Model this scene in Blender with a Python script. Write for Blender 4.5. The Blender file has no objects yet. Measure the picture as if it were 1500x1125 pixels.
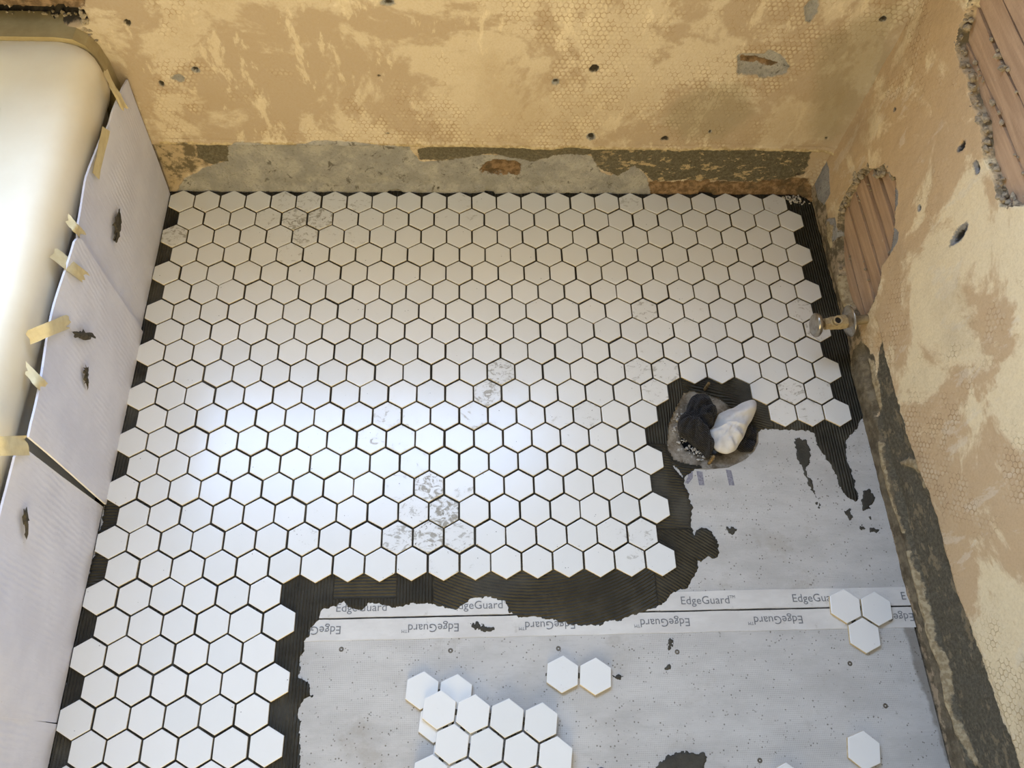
import bpy, bmesh, math, random
import numpy as np
from mathutils import Matrix, Vector

# ------------------------------------------------------------------ camera, daylight, exposure
scene = bpy.context.scene
C = scene.collection
PITCH, YAW, ROLL = 1.08609, 0.1128, 0.0929
cam_d = bpy.data.cameras.new('camera')
cam_d.sensor_width = 36.0
cam_d.lens = 36.0 * 1177.93 / 1500.0
cam_d.clip_start = 0.01
cam = bpy.data.objects.new('camera', cam_d)
C.objects.link(cam)
_f = Vector((math.sin(YAW) * math.cos(PITCH), math.cos(YAW) * math.cos(PITCH), -math.sin(PITCH)))
_r = _f.cross(Vector((0, 0, 1))).normalized()
_u = _r.cross(_f)
_r2 = math.cos(ROLL) * _r + math.sin(ROLL) * _u
_u2 = -math.sin(ROLL) * _r + math.cos(ROLL) * _u
cam.matrix_world = Matrix(((_r2.x, _u2.x, -_f.x, 0.59701), (_r2.y, _u2.y, -_f.y, -1.13363),
                           (_r2.z, _u2.z, -_f.z, 1.33354), (0, 0, 0, 1)))
scene.camera = cam

world = bpy.data.worlds.new('overcast_sky')
scene.world = world
world.use_nodes = True
_bg = world.node_tree.nodes['Background']
_bg.inputs[0].default_value = (0.46, 0.64, 1.0, 1)
_bg.inputs[1].default_value = 10.6

# window opening in the back wall, above the picture
WX0, WX1, WZ0, WZ1 = -0.70, 0.93, 0.96, 2.2
pl = bpy.data.lights.new('window_daylight', 'AREA')
pl.shape = 'RECTANGLE'; pl.size = WX1 - WX0; pl.size_y = WZ1 - WZ0
pl.cycles.is_portal = True
plo = bpy.data.objects.new('window_daylight', pl)
C.objects.link(plo)
plo.location = ((WX0 + WX1) / 2, 0.17, (WZ0 + WZ1) / 2)
plo.rotation_euler = (-math.pi / 2, 0, 0)

# warm light of the hallway coming in level through the doorway behind the photographer
DX0, DX1, DZ1 = -0.02, 0.78, 1.95
hl = bpy.data.lights.new('hallway_light', 'AREA')
hl.shape = 'RECTANGLE'; hl.size = DX1 - DX0; hl.size_y = DZ1 - 0.1
hl.energy = 13.4; hl.color = (1.0, 0.75, 0.29); hl.spread = math.radians(84)
hlo = bpy.data.objects.new('hallway_light', hl)
C.objects.link(hlo)
hlo.location = ((DX0 + DX1) / 2, -2.32, DZ1 / 2 + 0.05)
hlo.rotation_euler = (math.pi / 2, 0, 0)

vs = scene.view_settings
vs.view_transform = 'Standard'; vs.look = 'None'; vs.gamma = 1.0; vs.use_curve_mapping = False
vs.exposure = 0.29

# ------------------------------------------------------------------ measured outlines (metres)
BED = [(-0.0368,0.0437),(1.364,0.0779),(1.3441,-0.177),(1.3501,-0.3099),(1.3375,-0.5088),(1.3204,-0.5311),(1.3022,-0.5477),(1.2929,-0.5545),(1.2872,-0.6019),(1.2901,-0.6442),(1.2915,-0.6701),(1.2816,-0.6751),(1.2652,-0.6594),(1.2601,-0.6373),(1.2541,-0.6015),(1.2417,-0.5757),(1.2338,-0.54),(1.2246,-0.5343),(1.1897,-0.5339),(1.1386,-0.5306),(1.1275,-0.5346),(0.9773,-0.6242),(0.9611,-0.595),(0.9737,-0.6137),(0.9816,-0.6294),(0.979,-0.6397),(0.9843,-0.6552),(0.9831,-0.673),(0.988,-0.6819),(0.9802,-0.7128),(0.9839,-0.73),(0.9888,-0.7204),(1.0036,-0.7182),(1.0157,-0.7257),(1.0248,-0.7453),(1.0248,-0.7609),(1.0147,-0.7726),(1.0024,-0.7676),(0.9892,-0.7768),(0.985,-0.7732),(0.9781,-0.7977),(0.9654,-0.8136),(0.9549,-0.8226),(0.9357,-0.8279),(0.9175,-0.8444),(0.8958,-0.854),(0.8828,-0.8582),(0.8674,-0.8634),(0.8453,-0.8696),(0.8177,-0.8744),(0.8082,-0.8797),(0.7758,-0.8779),(0.7403,-0.8716),(0.7137,-0.8645),(0.6745,-0.8636),(0.658,-0.8545),(0.6529,-0.8344),(0.6293,-0.8306),(0.6023,-0.8311),(0.5865,-0.8386),(0.573,-0.8483),(0.5485,-0.8455),(0.5327,-0.8364),(0.5149,-0.836),(0.4949,-0.84),(0.4683,-0.8416),(0.4471,-0.839),(0.4292,-0.8364),(0.4175,-0.8449),(0.3943,-0.8433),(0.389,-0.83),(0.3818,-0.8376),(0.3558,-0.8436),(0.35,-0.8544),(0.3485,-0.863),(0.3407,-0.8736),(0.3406,-0.8853),(0.3316,-0.8935),(0.3309,-0.9103),(0.3252,-0.9185),(0.3275,-0.9431),(0.3343,-0.9484),(0.3471,-0.9628),(0.3483,-0.9768),(0.3359,-0.9785),(0.3336,-0.9883),(0.3287,-1.0019),(0.3345,-1.0098),(0.333,-1.027),(0.3384,-1.0527),(0.3385,-1.076),(0.3442,-1.1169),(-0.0287,-1.1056),(-0.0296,-1.0516),(-0.0302,-0.8748),(-0.0264,-0.6252),(-0.0302,-0.3152)]
BLOBS = [[(1.1967,-0.5506),(1.2186,-0.5508),(1.2216,-0.5741),(1.2135,-0.601),(1.2063,-0.6049),(1.2074,-0.6182),(1.2128,-0.647),(1.214,-0.6651),(1.2072,-0.6495),(1.1999,-0.6181),(1.1983,-0.6008),(1.1941,-0.59),(1.1919,-0.5751)],[(1.3002,-0.6548),(1.3139,-0.6498),(1.3218,-0.6693),(1.3152,-0.6756),(1.3037,-0.6869),(1.2954,-0.6956),(1.2889,-0.6917),(1.2949,-0.6714)],[(1.2592,-0.6912),(1.2697,-0.6889),(1.2717,-0.7015),(1.2636,-0.7151),(1.2619,-0.7013)],[(1.2769,-0.7215),(1.2866,-0.7167),(1.291,-0.7243),(1.2828,-0.7278)],[(1.2987,-0.7231),(1.3125,-0.7271),(1.3079,-0.7307),(1.2987,-0.7281)],[(1.0431,-0.72),(1.0534,-0.7165),(1.061,-0.7216),(1.0502,-0.7287),(1.0434,-0.7262)],[(0.5952,-0.8706),(0.6064,-0.8665),(0.6218,-0.8745),(0.6373,-0.878),(0.6372,-0.8834),(0.6161,-0.8862),(0.5985,-0.8793)],[(0.8764,-1.0915),(0.8836,-1.0842),(0.8953,-1.0742),(0.9161,-1.069),(0.9297,-1.0704),(0.9495,-1.0728),(0.954,-1.0787),(0.9497,-1.0937),(0.9443,-1.1168),(0.8821,-1.1149)],[(0.9201,-0.8985),(0.9224,-0.9071),(0.9152,-0.9294),(0.9118,-0.9293),(0.9161,-0.9124)],[(0.9147,-0.942),(0.916,-0.9493),(0.9077,-0.9543),(0.9029,-0.948)],[(0.8226,-0.9584),(0.8317,-0.9545),(0.8379,-0.9588),(0.8319,-0.9638)],[(1.2116,-0.6765),(1.2172,-0.6792),(1.219,-0.6881),(1.2122,-0.6854)],[(1.3001,-0.702),(1.3066,-0.7008),(1.3038,-0.707)],[(0.7118,-0.9495),(0.7184,-0.9476),(0.718,-0.9558),(0.7126,-0.9547)]]
HOLE = [(1.0162,-0.4365),(0.9965,-0.4466),(0.9752,-0.481),(0.9573,-0.5119),(0.952,-0.545),(0.9472,-0.564),(0.9598,-0.595),(0.9847,-0.6059),(1.023,-0.6091),(1.0636,-0.6056),(1.0961,-0.5914),(1.1168,-0.5742),(1.1273,-0.558),(1.1319,-0.5319),(1.1206,-0.515),(1.1083,-0.4951),(1.092,-0.4749),(1.0764,-0.4575),(1.053,-0.4471),(1.0328,-0.4411)]
STROKES_C = [(0.8294,-0.6221),(0.4958,-0.8323)]
B_GRAY = [[(0.1268,0.1351),(0.1454,0.1463),(0.2425,0.1401),(0.3102,0.1501),(0.3758,0.1472),(0.4816,0.1374),(0.4814,0.1149),(0.4986,0.0841),(0.5333,0.0864),(0.6165,0.1068),(0.6718,0.1035),(0.7283,0.0884),(0.7756,0.1085),(0.8238,0.1129),(0.8501,0.1035),(0.8731,0.0597),(0.8968,0.0454),(0.909,0.06),(0.9412,0.0806),(0.9677,0.0544),(1.0055,-0.0251),(-0.0364,-0.0328),(0.012,0.0311),(0.0624,0.0618),(0.1087,0.082)],[(1.0712,0.3649),(1.0772,0.3694),(1.1203,0.3687),(1.1235,0.3774),(1.1518,0.3663),(1.1754,0.3415),(1.1761,0.3217),(1.1316,0.3147),(1.1208,0.3208),(1.0857,0.3202)],[(1.1554,0.4625),(1.1632,0.4818),(1.1745,0.482),(1.1825,0.4526),(1.176,0.4326),(1.1687,0.4365)]]
B_DARK = [[(0.0637,0.1343),(0.1304,0.1388),(0.1127,0.082),(0.0761,0.0718),(0.0574,0.0911)],[(0.494,0.1207),(0.5486,0.1307),(0.6164,0.1278),(0.753,0.1293),(0.8355,0.1303),(1.0297,0.1306),(1.2975,0.1298),(1.3037,0.0984),(1.3103,0.0576),(1.2602,0.0318),(1.186,0.0312),(1.1257,0.0349),(1.0522,0.0342),(0.9945,0.0295),(0.942,0.0766),(0.9113,0.0456),(0.8722,0.0658),(0.8451,0.1093),(0.7759,0.1046),(0.7283,0.0884),(0.6441,0.1071),(0.5333,0.0864),(0.499,0.0899)]]
B_BROWN = [[(0.621,0.0633),(0.6334,0.0835),(0.6556,0.0896),(0.6933,0.0881),(0.7081,0.0743),(0.705,0.0519),(0.681,0.0476),(0.624,0.047)],[(0.9798,0.0293),(1.0522,0.0342),(1.2008,0.0313),(1.3224,0.0451),(1.3514,-0.0113),(0.9967,-0.0184)],[(1.0815,0.3592),(1.1118,0.3568),(1.1532,0.3441),(1.1418,0.3409),(1.1023,0.3477),(1.0841,0.3504)],[(-0.2978,0.5372),(0.0273,0.5447),(-0.0154,0.4416),(-0.0451,0.4372),(-0.368,0.4283)]]
B_STAIN = [[(-0.0188,0.1334),(0.0637,0.1343),(0.0652,0.0717),(0.0139,0.0372),(-0.0259,-0.0005),(-0.0221,0.061)]]
B_DAMP = [[(0.9812,0.2546),(1.0397,0.3039),(1.1029,0.3049),(1.1451,0.2317),(1.1029,0.169),(1.0218,0.1643),(0.9792,0.2033)],[(1.202,0.3959),(1.3144,0.4786),(1.3506,0.3245),(1.32,0.1624),(1.2817,0.1712)]]
B_GAP = [[(-0.368,0.4283),(-0.0337,0.4387),(-0.0207,0.4339),(-0.0227,0.4134),(-0.0348,0.4054),(-0.3991,0.3801)]]
B_HOLES = [(0.0391,0.412,0.0055,0.0059,1),(0.0521,0.2866,0.0037,0.0059,1),(0.0859,0.2993,0.011,0.0083,0),(0.1212,0.3178,0.0074,0.0071,0.5),(0.0446,0.1359,0.0101,0.0083,0.4),(0.8221,0.3325,0.0083,0.0083,1),(0.7564,0.3025,0.0074,0.0083,0.2),(0.8391,0.1657,0.0083,0.0106,0.5),(0.9863,0.1638,0.0083,0.0059,1),(1.0717,0.1832,0.0028,0.0035,1),(1.2996,0.443,0.0055,0.0047,1),(1.3101,0.1697,0.0028,0.0035,1),(0.4707,0.4589,0.011,0.0059,0.3),(0.4419,0.1715,0.0028,0.0024,1),(0.8372,0.0002,0.0028,0.0024,1),(0.6595,0.0515,0.0184,0.0071,0),(0.4389,0.3096,0.0028,0.0024,1),(0.5332,0.0084,0.0028,0.0035,1),(1.2971,0.0533,0.0055,0.0035,1)]
R_NICHE = [[(-0.1012,0.0958),(-0.098,0.1209),(-0.095,0.1357),(-0.0949,0.1708),(-0.0887,0.1866),(-0.1031,0.2209),(-0.1334,0.2503),(-0.1437,0.272),(-0.1732,0.28),(-0.1909,0.291),(-0.206,0.2854),(-0.2263,0.2719),(-0.252,0.2555),(-0.2759,0.2348),(-0.2945,0.2144),(-0.2958,0.1817),(-0.3178,0.1643),(-0.3359,0.1295),(-0.3406,0.1069),(-0.3465,0.095),(-0.323,0.0534),(-0.2791,0.0391),(-0.2369,0.0389),(-0.1876,0.0489),(-0.1461,0.068)],[(-0.1047,0.5771),(-0.1183,0.5587),(-0.1204,0.5425),(-0.1389,0.5211),(-0.1698,0.5159),(-0.1965,0.5203),(-0.2295,0.5118),(-0.2557,0.5104),(-0.2825,0.5102),(-0.3075,0.502),(-0.3313,0.4927),(-0.359,0.4949),(-0.3883,0.4926),(-0.416,0.4892),(-0.4308,0.5067),(-0.4417,0.5224),(-0.4805,0.559),(-0.4778,0.6128),(-0.3608,0.6754),(-0.2015,0.7085),(-0.0637,0.6136)]]
R_GRAY = [[(0.0329,0.0419),(0.0422,0.0774),(0.0221,0.1069),(-0.0038,0.1071),(-0.0488,0.0862),(-0.0484,0.0541),(-0.0142,0.0354)],[(-0.0799,0.0442),(-0.103,0.0811),(-0.1431,0.073),(-0.1402,0.0471),(-0.1042,0.0346)],[(-0.1977,0.2848),(-0.2172,0.2895),(-0.2364,0.2766),(-0.2395,0.2622)],[(-0.256,0.2456),(-0.2792,0.256),(-0.293,0.2435),(-0.2959,0.2162)]]
R_BAND = [[(-0.4025,0.1213),(-0.4595,0.12),(-0.5404,0.1199),(-0.6054,0.1214),(-0.6538,0.1188),(-0.7123,0.1322),(-0.7619,0.127),(-0.8172,0.1283),(-0.8703,0.1295),(-0.9257,0.1282),(-0.9802,0.1353),(-1.0361,0.1397),(-1.081,0.1484),(-1.1108,0.1482),(-1.1722,0.1603),(-1.1739,0.0312),(-1.1064,0.0311),(-1.0352,0.0309),(-0.9346,0.0339),(-0.824,0.027),(-0.717,0.0245),(-0.6275,0.0212),(-0.5393,0.0335),(-0.4691,0.0602),(-0.4166,0.0943)]]
R_DARK = [[(-0.3733,0.0507),(-0.4164,0.0688),(-0.4703,0.0624),(-0.5273,0.0372),(-0.5862,0.0328),(-0.6449,0.0329),(-0.7118,0.0273),(-0.7673,0.0317),(-0.8365,0.0318),(-0.924,0.0333),(-1.0252,0.0284),(-1.0925,0.0311),(-1.1739,0.0312),(-1.1747,-0.0343),(-1.0909,-0.003),(-0.9433,0.0099),(-0.8397,-0.0026),(-0.6812,-0.0078),(-0.501,-0.0184),(-0.3794,0.004)]]
R_CREAM = [[(-0.4062,0.0509),(-0.43,0.0672),(-0.4803,0.0682),(-0.5261,0.0489),(-0.5153,0.0409),(-0.4597,0.0424)],[(-0.5622,0.0239),(-0.5808,0.0357),(-0.6309,0.03),(-0.6866,0.0258),(-0.7477,0.0374),(-0.7455,0.0265),(-0.6888,0.0143),(-0.6311,0.0139)],[(-0.7696,0.0232),(-0.7752,0.0346),(-0.8215,0.0399),(-0.8715,0.0398),(-0.9301,0.0385),(-0.9728,0.0485),(-1.0256,0.0322),(-1.07,0.0469),(-1.1074,0.0563),(-1.1068,0.042),(-1.066,0.03),(-1.0194,0.0194),(-0.9701,0.0295),(-0.9268,0.0188),(-0.8672,0.0198),(-0.823,0.0229)],[(-0.6257,0.0587),(-0.6297,0.0963),(-0.6464,0.1158),(-0.669,0.1267),(-0.6688,0.1108),(-0.6471,0.0869),(-0.6343,0.0642)],[(-0.676,0.1138),(-0.6876,0.1256),(-0.6967,0.1117),(-0.6872,0.1054)],[(-0.077,0.0494),(-0.1156,0.0709),(-0.1547,0.0322),(-0.1186,0.0304)],[(-0.2057,0.0322),(-0.2322,0.058),(-0.2978,0.0482),(-0.2846,0.023),(-0.2393,0.0208)]]
R_HOLES = [(-0.3912,0.3911,0.01,0.0242,0.5),(-0.2803,0.4603,0.0056,0.0099,1),(-0.3323,0.4728,0.0098,0.0077,0.2),(0.0254,0.2298,0.0056,0.0055,0.5),(0.0382,0.3623,0.0042,0.0044,1),(-0.0866,0.3499,0.0028,0.0033,1),(-0.2857,0.3265,0.0056,0.0055,0.4)]
DIRT = [(0.2376,-0.0721,0.09,0.9),(0.3622,-0.0627,0.08,0.7),(0.5879,-0.0256,0.05,0.6),(0.9305,-0.0052,0.03,0.7),(1.2581,-0.0032,0.03,1),(0.938,-0.2815,0.04,0.8),(0.5388,-0.6714,0.06,0.9),(0.4369,-0.4868,0.09,0.5),(0.6116,-0.4885,0.08,0.5),(0.5172,-0.7667,0.09,0.7),(1.2287,-0.4802,0.07,1),(0.8009,-0.4903,0.06,0.4),(0.9478,-0.4343,0.06,0.8),(0.6512,-0.4029,0.05,0.5),(0.3061,-0.716,0.03,1),(0.0095,-0.0904,0.025,0.8),(0.8765,-0.7498,0.06,0.5),(1.2657,-0.2985,0.05,0.6),(1.0727,-0.2979,0.05,0.4)]
WHITE = [(1.0435,-0.5304),(1.0532,-0.5084),(1.0779,-0.4974),(1.0985,-0.4892),(1.1162,-0.4837),(1.1254,-0.4824),(1.1281,-0.4895),(1.1244,-0.5035),(1.1148,-0.5215),(1.1036,-0.5351),(1.0939,-0.5555),(1.0829,-0.5688),(1.0744,-0.5821),(1.0572,-0.5885),(1.0417,-0.5843),(1.0344,-0.5749),(1.0376,-0.5616),(1.0274,-0.5452)]
BLACK = [(1.0117,-0.4672),(1.0286,-0.4573),(1.0439,-0.4674),(1.054,-0.486),(1.0534,-0.507),(1.041,-0.5304),(1.0287,-0.5452),(1.0393,-0.5589),(1.0397,-0.5723),(1.0269,-0.5921),(1.023,-0.5761),(1.007,-0.5652),(0.9941,-0.5503),(0.9805,-0.5393),(0.9795,-0.5173),(0.9889,-0.5036),(1.0002,-0.4953),(1.0035,-0.4799)]
BLACK2 = [(1.1062,-0.5241),(1.1177,-0.5173),(1.1274,-0.5355),(1.1238,-0.556),(1.1129,-0.5748),(1.0952,-0.5746),(1.0841,-0.565),(1.097,-0.5489)]
BOLTS = [(1.0312,-0.5943),(1.0422,-0.4464)]
SCREWS = [(0.5633,-0.9126),(0.7367,-0.9135),(0.9293,-0.9233),(1.2099,-0.948),(1.0368,-1.0858),(0.3897,-0.9065),(1.2526,-1.0133)]
CRUMB = [(1.3282,0.0307),(1.1361,-0.5731),(1.1078,-1.0075)]
SMEARS = [[(-0.0098,-0.1997,0.2164),(-0.0113,-0.2051,0.1976),(-0.0122,-0.229,0.1863),(-0.0117,-0.2548,0.1928),(-0.0106,-0.2625,0.2065),(-0.0107,-0.2411,0.2052),(-0.0093,-0.2431,0.2224)],[(-0.0052,-0.4871,0.2745),(-0.0074,-0.4657,0.2474),(-0.0104,-0.4485,0.209),(-0.0118,-0.4456,0.1915),(-0.009,-0.4694,0.2271),(-0.0058,-0.4898,0.2672)],[(-0.0105,-0.5059,0.2074),(-0.0113,-0.5018,0.1977),(-0.0123,-0.5179,0.1845),(-0.0128,-0.5329,0.1783),(-0.0117,-0.5286,0.1932),(-0.0106,-0.5175,0.2062)],[(-0.0052,-0.7656,0.2748),(-0.0062,-0.7582,0.2616),(-0.007,-0.7712,0.2514),(-0.0077,-0.7954,0.2434),(-0.0063,-0.7818,0.2606)]]
TAPES = [[(-0.0095,-0.0171,0.3502),(-0.0095,-0.0355,0.3607),(0.0075,-0.0461,0.3375),(0.0075,-0.0651,0.3453),(-0.0028,-0.0247,0.2766),(-0.0023,-0.046,0.2829)],[(0.0037,-0.1372,0.3427),(0.0031,-0.2287,0.3348),(-0.0003,-0.1189,0.314),(-0.001,-0.2159,0.3048)],[(-0.0095,-0.3206,0.3464),(-0.0095,-0.3376,0.3448),(0.0075,-0.3388,0.3465),(0.0075,-0.3562,0.3505),(-0.0007,-0.3229,0.3034),(0.0002,-0.3428,0.3153)],[(-0.0095,-0.3864,0.3471),(-0.0095,-0.4121,0.36),(0.0075,-0.3935,0.3188),(0.0075,-0.4179,0.3285),(-0.0064,-0.3605,0.2319),(-0.0058,-0.3854,0.2391)],[(-0.0095,-0.5366,0.3614),(-0.0095,-0.5516,0.348),(0.0075,-0.5163,0.35),(0.0075,-0.5318,0.337),(-0.0017,-0.4652,0.2914),(-0.0029,-0.4809,0.2761)],[(-0.0095,-0.5768,0.341),(-0.0095,-0.5926,0.3387),(0.0075,-0.5925,0.3304),(0.0075,-0.611,0.3386),(-0.0033,-0.5827,0.2703),(-0.0015,-0.6066,0.2937)],[(-0.0095,-0.7106,0.3938),(-0.0095,-0.7317,0.3831),(0.0075,-0.7028,0.3778),(0.0075,-0.7227,0.3619),(0.0006,-0.6758,0.3194),(-0.0015,-0.6934,0.2929)]]
PTOP = [(-0.0025,-0.0117,0.3091),(-0.0017,-0.0573,0.318),(-0.0016,-0.0831,0.32),(-0.002,-0.1018,0.3154),(-0.0017,-0.1201,0.3181),(-0.0013,-0.149,0.3243),(-0.001,-0.1816,0.3274),(-0.0002,-0.2435,0.3371),(-0.0013,-0.3437,0.3232),(-0.0017,-0.3567,0.3181),(-0.0003,-0.3544,0.3368),(-0.0006,-0.48,0.3327),(-0.0012,-0.5658,0.3252),(-0.0017,-0.6723,0.3183),(-0.0012,-0.7077,0.3251),(-0.0022,-0.803,0.3127)]
PBOT = [(-0.0261,0.0161,0.0108),(-0.0271,-0.3192,-0.0014),(-0.0264,-0.6688,0.0076),(-0.0273,-1.0099,-0.004)]
DAMP = [(1.3132,-0.8887),(1.3384,-0.8948),(1.3461,-0.9385),(1.3457,-1.0956),(1.3306,-1.0951),(1.318,-0.9696)]
BARS = [[(0.9847,-0.6059),(0.9978,-0.61),(0.9959,-0.6244),(0.9856,-0.636),(0.9798,-0.6333),(0.9876,-0.6217)],[(1.0039,-0.6114),(1.0149,-0.6129),(1.0149,-0.639),(1.005,-0.6388)],[(1.0579,-0.6095),(1.0677,-0.611),(1.0694,-0.6398),(1.0595,-0.6396)]]


P = 0.0525                      # tile pitch
ROW = P * math.sqrt(3) / 2
ZB = -0.008                     # top of the cement board; tile faces lie at z = 0
rng = np.random.RandomState(7)
random.seed(7)

# ------------------------------------------------------------------ helpers
def link(o, parent=None):
    C.objects.link(o)
    if parent is not None: o.parent = parent
    return o
def mesh_obj(name, verts, faces, mats, parent=None, smooth=False, fmat=None):
    me = bpy.data.meshes.new(name)
    me.from_pydata([tuple(map(float, v)) for v in verts], [], [tuple(map(int, f)) for f in faces])
    for m in (mats if isinstance(mats, (list, tuple)) else [mats]): me.materials.append(m)
    if smooth: me.polygons.foreach_set('use_smooth', [True] * len(me.polygons))
    if fmat is not None: me.polygons.foreach_set('material_index', fmat)
    me.update()
    return link(bpy.data.objects.new(name, me), parent)
def bm_obj(name, bm, mats, parent=None, smooth=False):
    me = bpy.data.meshes.new(name)
    bm.normal_update(); bm.to_mesh(me); bm.free()
    for m in (mats if isinstance(mats, (list, tuple)) else [mats]): me.materials.append(m)
    if smooth: me.polygons.foreach_set('use_smooth', [True] * len(me.polygons))
    return link(bpy.data.objects.new(name, me), parent)
def empty(name, loc=(0, 0, 0)):
    o = bpy.data.objects.new(name, None); o.empty_display_size = 0.03
    o.location = loc
    return link(o)
def tag(o, label=None, cat=None, group=None, kind=None):
    for k, v in (('label', label), ('category', cat), ('group', group), ('kind', kind)):
        if v: o[k] = v
    return o
def box(bm, x0, x1, y0, y1, z0, z1):
    v = [bm.verts.new(c) for c in ((x0,y0,z0),(x1,y0,z0),(x1,y1,z0),(x0,y1,z0),(x0,y0,z1),(x1,y0,z1),(x1,y1,z1),(x0,y1,z1))]
    for f in ((0,3,2,1),(4,5,6,7),(0,1,5,4),(1,2,6,5),(2,3,7,6),(3,0,4,7)): bm.faces.new([v[i] for i in f])
_tab = np.random.RandomState(11).rand(8, 256, 256)
def vnoise(x, y, sc, seed=0):
    x = np.asarray(x) * sc + 37.7 * seed; y = np.asarray(y) * sc + 11.3 * seed
    i = np.floor(x).astype(int); j = np.floor(y).astype(int)
    u = x - i; v = y - j; u = u * u * (3 - 2 * u); v = v * v * (3 - 2 * v)
    t = _tab[seed % 8]
    a = t[i & 255, j & 255]; b = t[(i + 1) & 255, j & 255]; c = t[i & 255, (j + 1) & 255]; d = t[(i + 1) & 255, (j + 1) & 255]
    return (a * (1 - u) + b * u) * (1 - v) + (c * (1 - u) + d * u) * v
def fbm(x, y, sc, seed=0, n=4):
    s = 0; a = 1; t = 0
    for k in range(n):
        s = s + a * (vnoise(x, y, sc * 2 ** k, seed + k) - .5); t += a; a *= .55
    return s / t * 2
def sdf(px, py, poly, lim=0.05):
    """signed distance to a polygon, positive inside, clipped"""
    poly = np.asarray(poly, float)
    out = np.full(px.shape, -lim)
    m = (px > poly[:, 0].min() - lim) & (px < poly[:, 0].max() + lim) & (py > poly[:, 1].min() - lim) & (py < poly[:, 1].max() + lim)
    x = px[m]; y = py[m]
    d2 = np.full(x.shape, 1e9); ins = np.zeros(x.shape, bool)
    for k in range(len(poly)):
        ax, ay = poly[k]; bx, by = poly[(k + 1) % len(poly)]
        ex, ey = bx - ax, by - ay
        t = np.clip(((x - ax) * ex + (y - ay) * ey) / (ex * ex + ey * ey + 1e-12), 0, 1)
        d2 = np.minimum(d2, (x - ax - t * ex) ** 2 + (y - ay - t * ey) ** 2)
        c = (ay > y) != (by > y)
        with np.errstate(divide='ignore', invalid='ignore'):
            ins ^= c & (x < ex * (y - ay) / (by - ay if by != ay else 1e-12) + ax)
    d = np.sqrt(d2)
    out[m] = np.clip(np.where(ins, d, -d), -lim, lim)
    return out
def sdfs(px, py, polys, lim=0.05):
    o = np.full(px.shape, -lim)
    for p in polys: o = np.maximum(o, sdf(px, py, p, lim))
    return o
def grid_faces(nu, nv, flip=False):
    i, j = np.meshgrid(np.arange(nu - 1), np.arange(nv - 1), indexing='ij')
    a = (i * nv + j).ravel(); q = np.stack([a, a + nv, a + nv + 1, a + 1], 1)
    return q[:, ::-1] if flip else q
def fast_mesh(name, verts, quads, mat, attrs=None, parent=None):
    me = bpy.data.meshes.new(name)
    n = len(verts); m = len(quads)
    me.vertices.add(n); me.vertices.foreach_set('co', np.asarray(verts, np.float32).ravel())
    me.loops.add(m * 4); me.loops.foreach_set('vertex_index', np.asarray(quads, np.int32).ravel())
    me.polygons.add(m)
    me.polygons.foreach_set('loop_start', np.arange(m, dtype=np.int32) * 4)
    me.polygons.foreach_set('use_smooth', np.ones(m, bool))
    me.update(calc_edges=True); me.validate()
    for k, v in (attrs or {}).items():
        a = me.attributes.new(k, 'FLOAT', 'POINT'); a.data.foreach_set('value', np.asarray(v, np.float32).ravel())
    me.materials.append(mat)
    return link(bpy.data.objects.new(name, me), parent)
def tube(bm, pts, rad, seg=16, cap=True):
    pts = [Vector(p) for p in pts]
    rad = rad if isinstance(rad, (list, tuple)) else [rad] * len(pts)
    rings = []
    up = None
    for k, p in enumerate(pts):
        d = (pts[min(k + 1, len(pts) - 1)] - pts[max(k - 1, 0)]).normalized()
        if up is None: up = Vector((0, 0, 1)) if abs(d.z) < .9 else Vector((1, 0, 0))
        s = d.cross(up).normalized(); u = s.cross(d); up = u
        rings.append([bm.verts.new(p + (s * math.cos(a) + u * math.sin(a)) * rad[k]) for a in [2 * math.pi * q / seg for q in range(seg)]])
    for A, B in zip(rings, rings[1:]):
        for q in range(seg): bm.faces.new((A[q], A[(q + 1) % seg], B[(q + 1) % seg], B[q]))
    if cap:
        bm.faces.new(rings[0][::-1]); bm.faces.new(rings[-1])
def lathe(bm, origin, axis, prof, seg=28, sx=1.0, sy=1.0, up=Vector((0, 0, 1))):
    """prof: list of (distance along axis, radius)"""
    axis = Vector(axis).normalized(); s = axis.cross(up).normalized(); u = s.cross(axis); o = Vector(origin)
    rings = [[bm.verts.new(o + axis * h + s * (r * sx * math.cos(a)) + u * (r * sy * math.sin(a))) for a in [2 * math.pi * q / seg for q in range(seg)]] for h, r in prof]
    for A, B in zip(rings, rings[1:]):
        for q in range(seg): bm.faces.new((A[q], A[(q + 1) % seg], B[(q + 1) % seg], B[q]))
    bm.faces.new(rings[0][::-1]); bm.faces.new(rings[-1])
def crumb_verts(c, r, rs):
    bm = bmesh.new(); bmesh.ops.create_icosphere(bm, subdivisions=1, radius=1)
    s = np.array([.7 + .6 * rs.rand(), .7 + .6 * rs.rand(), .55 + .4 * rs.rand()]) * r
    V = [np.array(v.co) * s * (.75 + .5 * rs.rand()) + np.array(c) for v in bm.verts]
    Fs = [[v.index for v in f.verts] for f in bm.faces]
    bm.free(); return V, Fs
def crumbs(name, spots, mat, parent=None, seed=3):
    rs = np.random.RandomState(seed); V = []; Fs = []
    for c, r in spots:
        v, f = crumb_verts(c, r, rs); b = len(V); V += v; Fs += [[i + b for i in q] for q in f]
    return mesh_obj(name, V, Fs, mat, parent)

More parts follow.
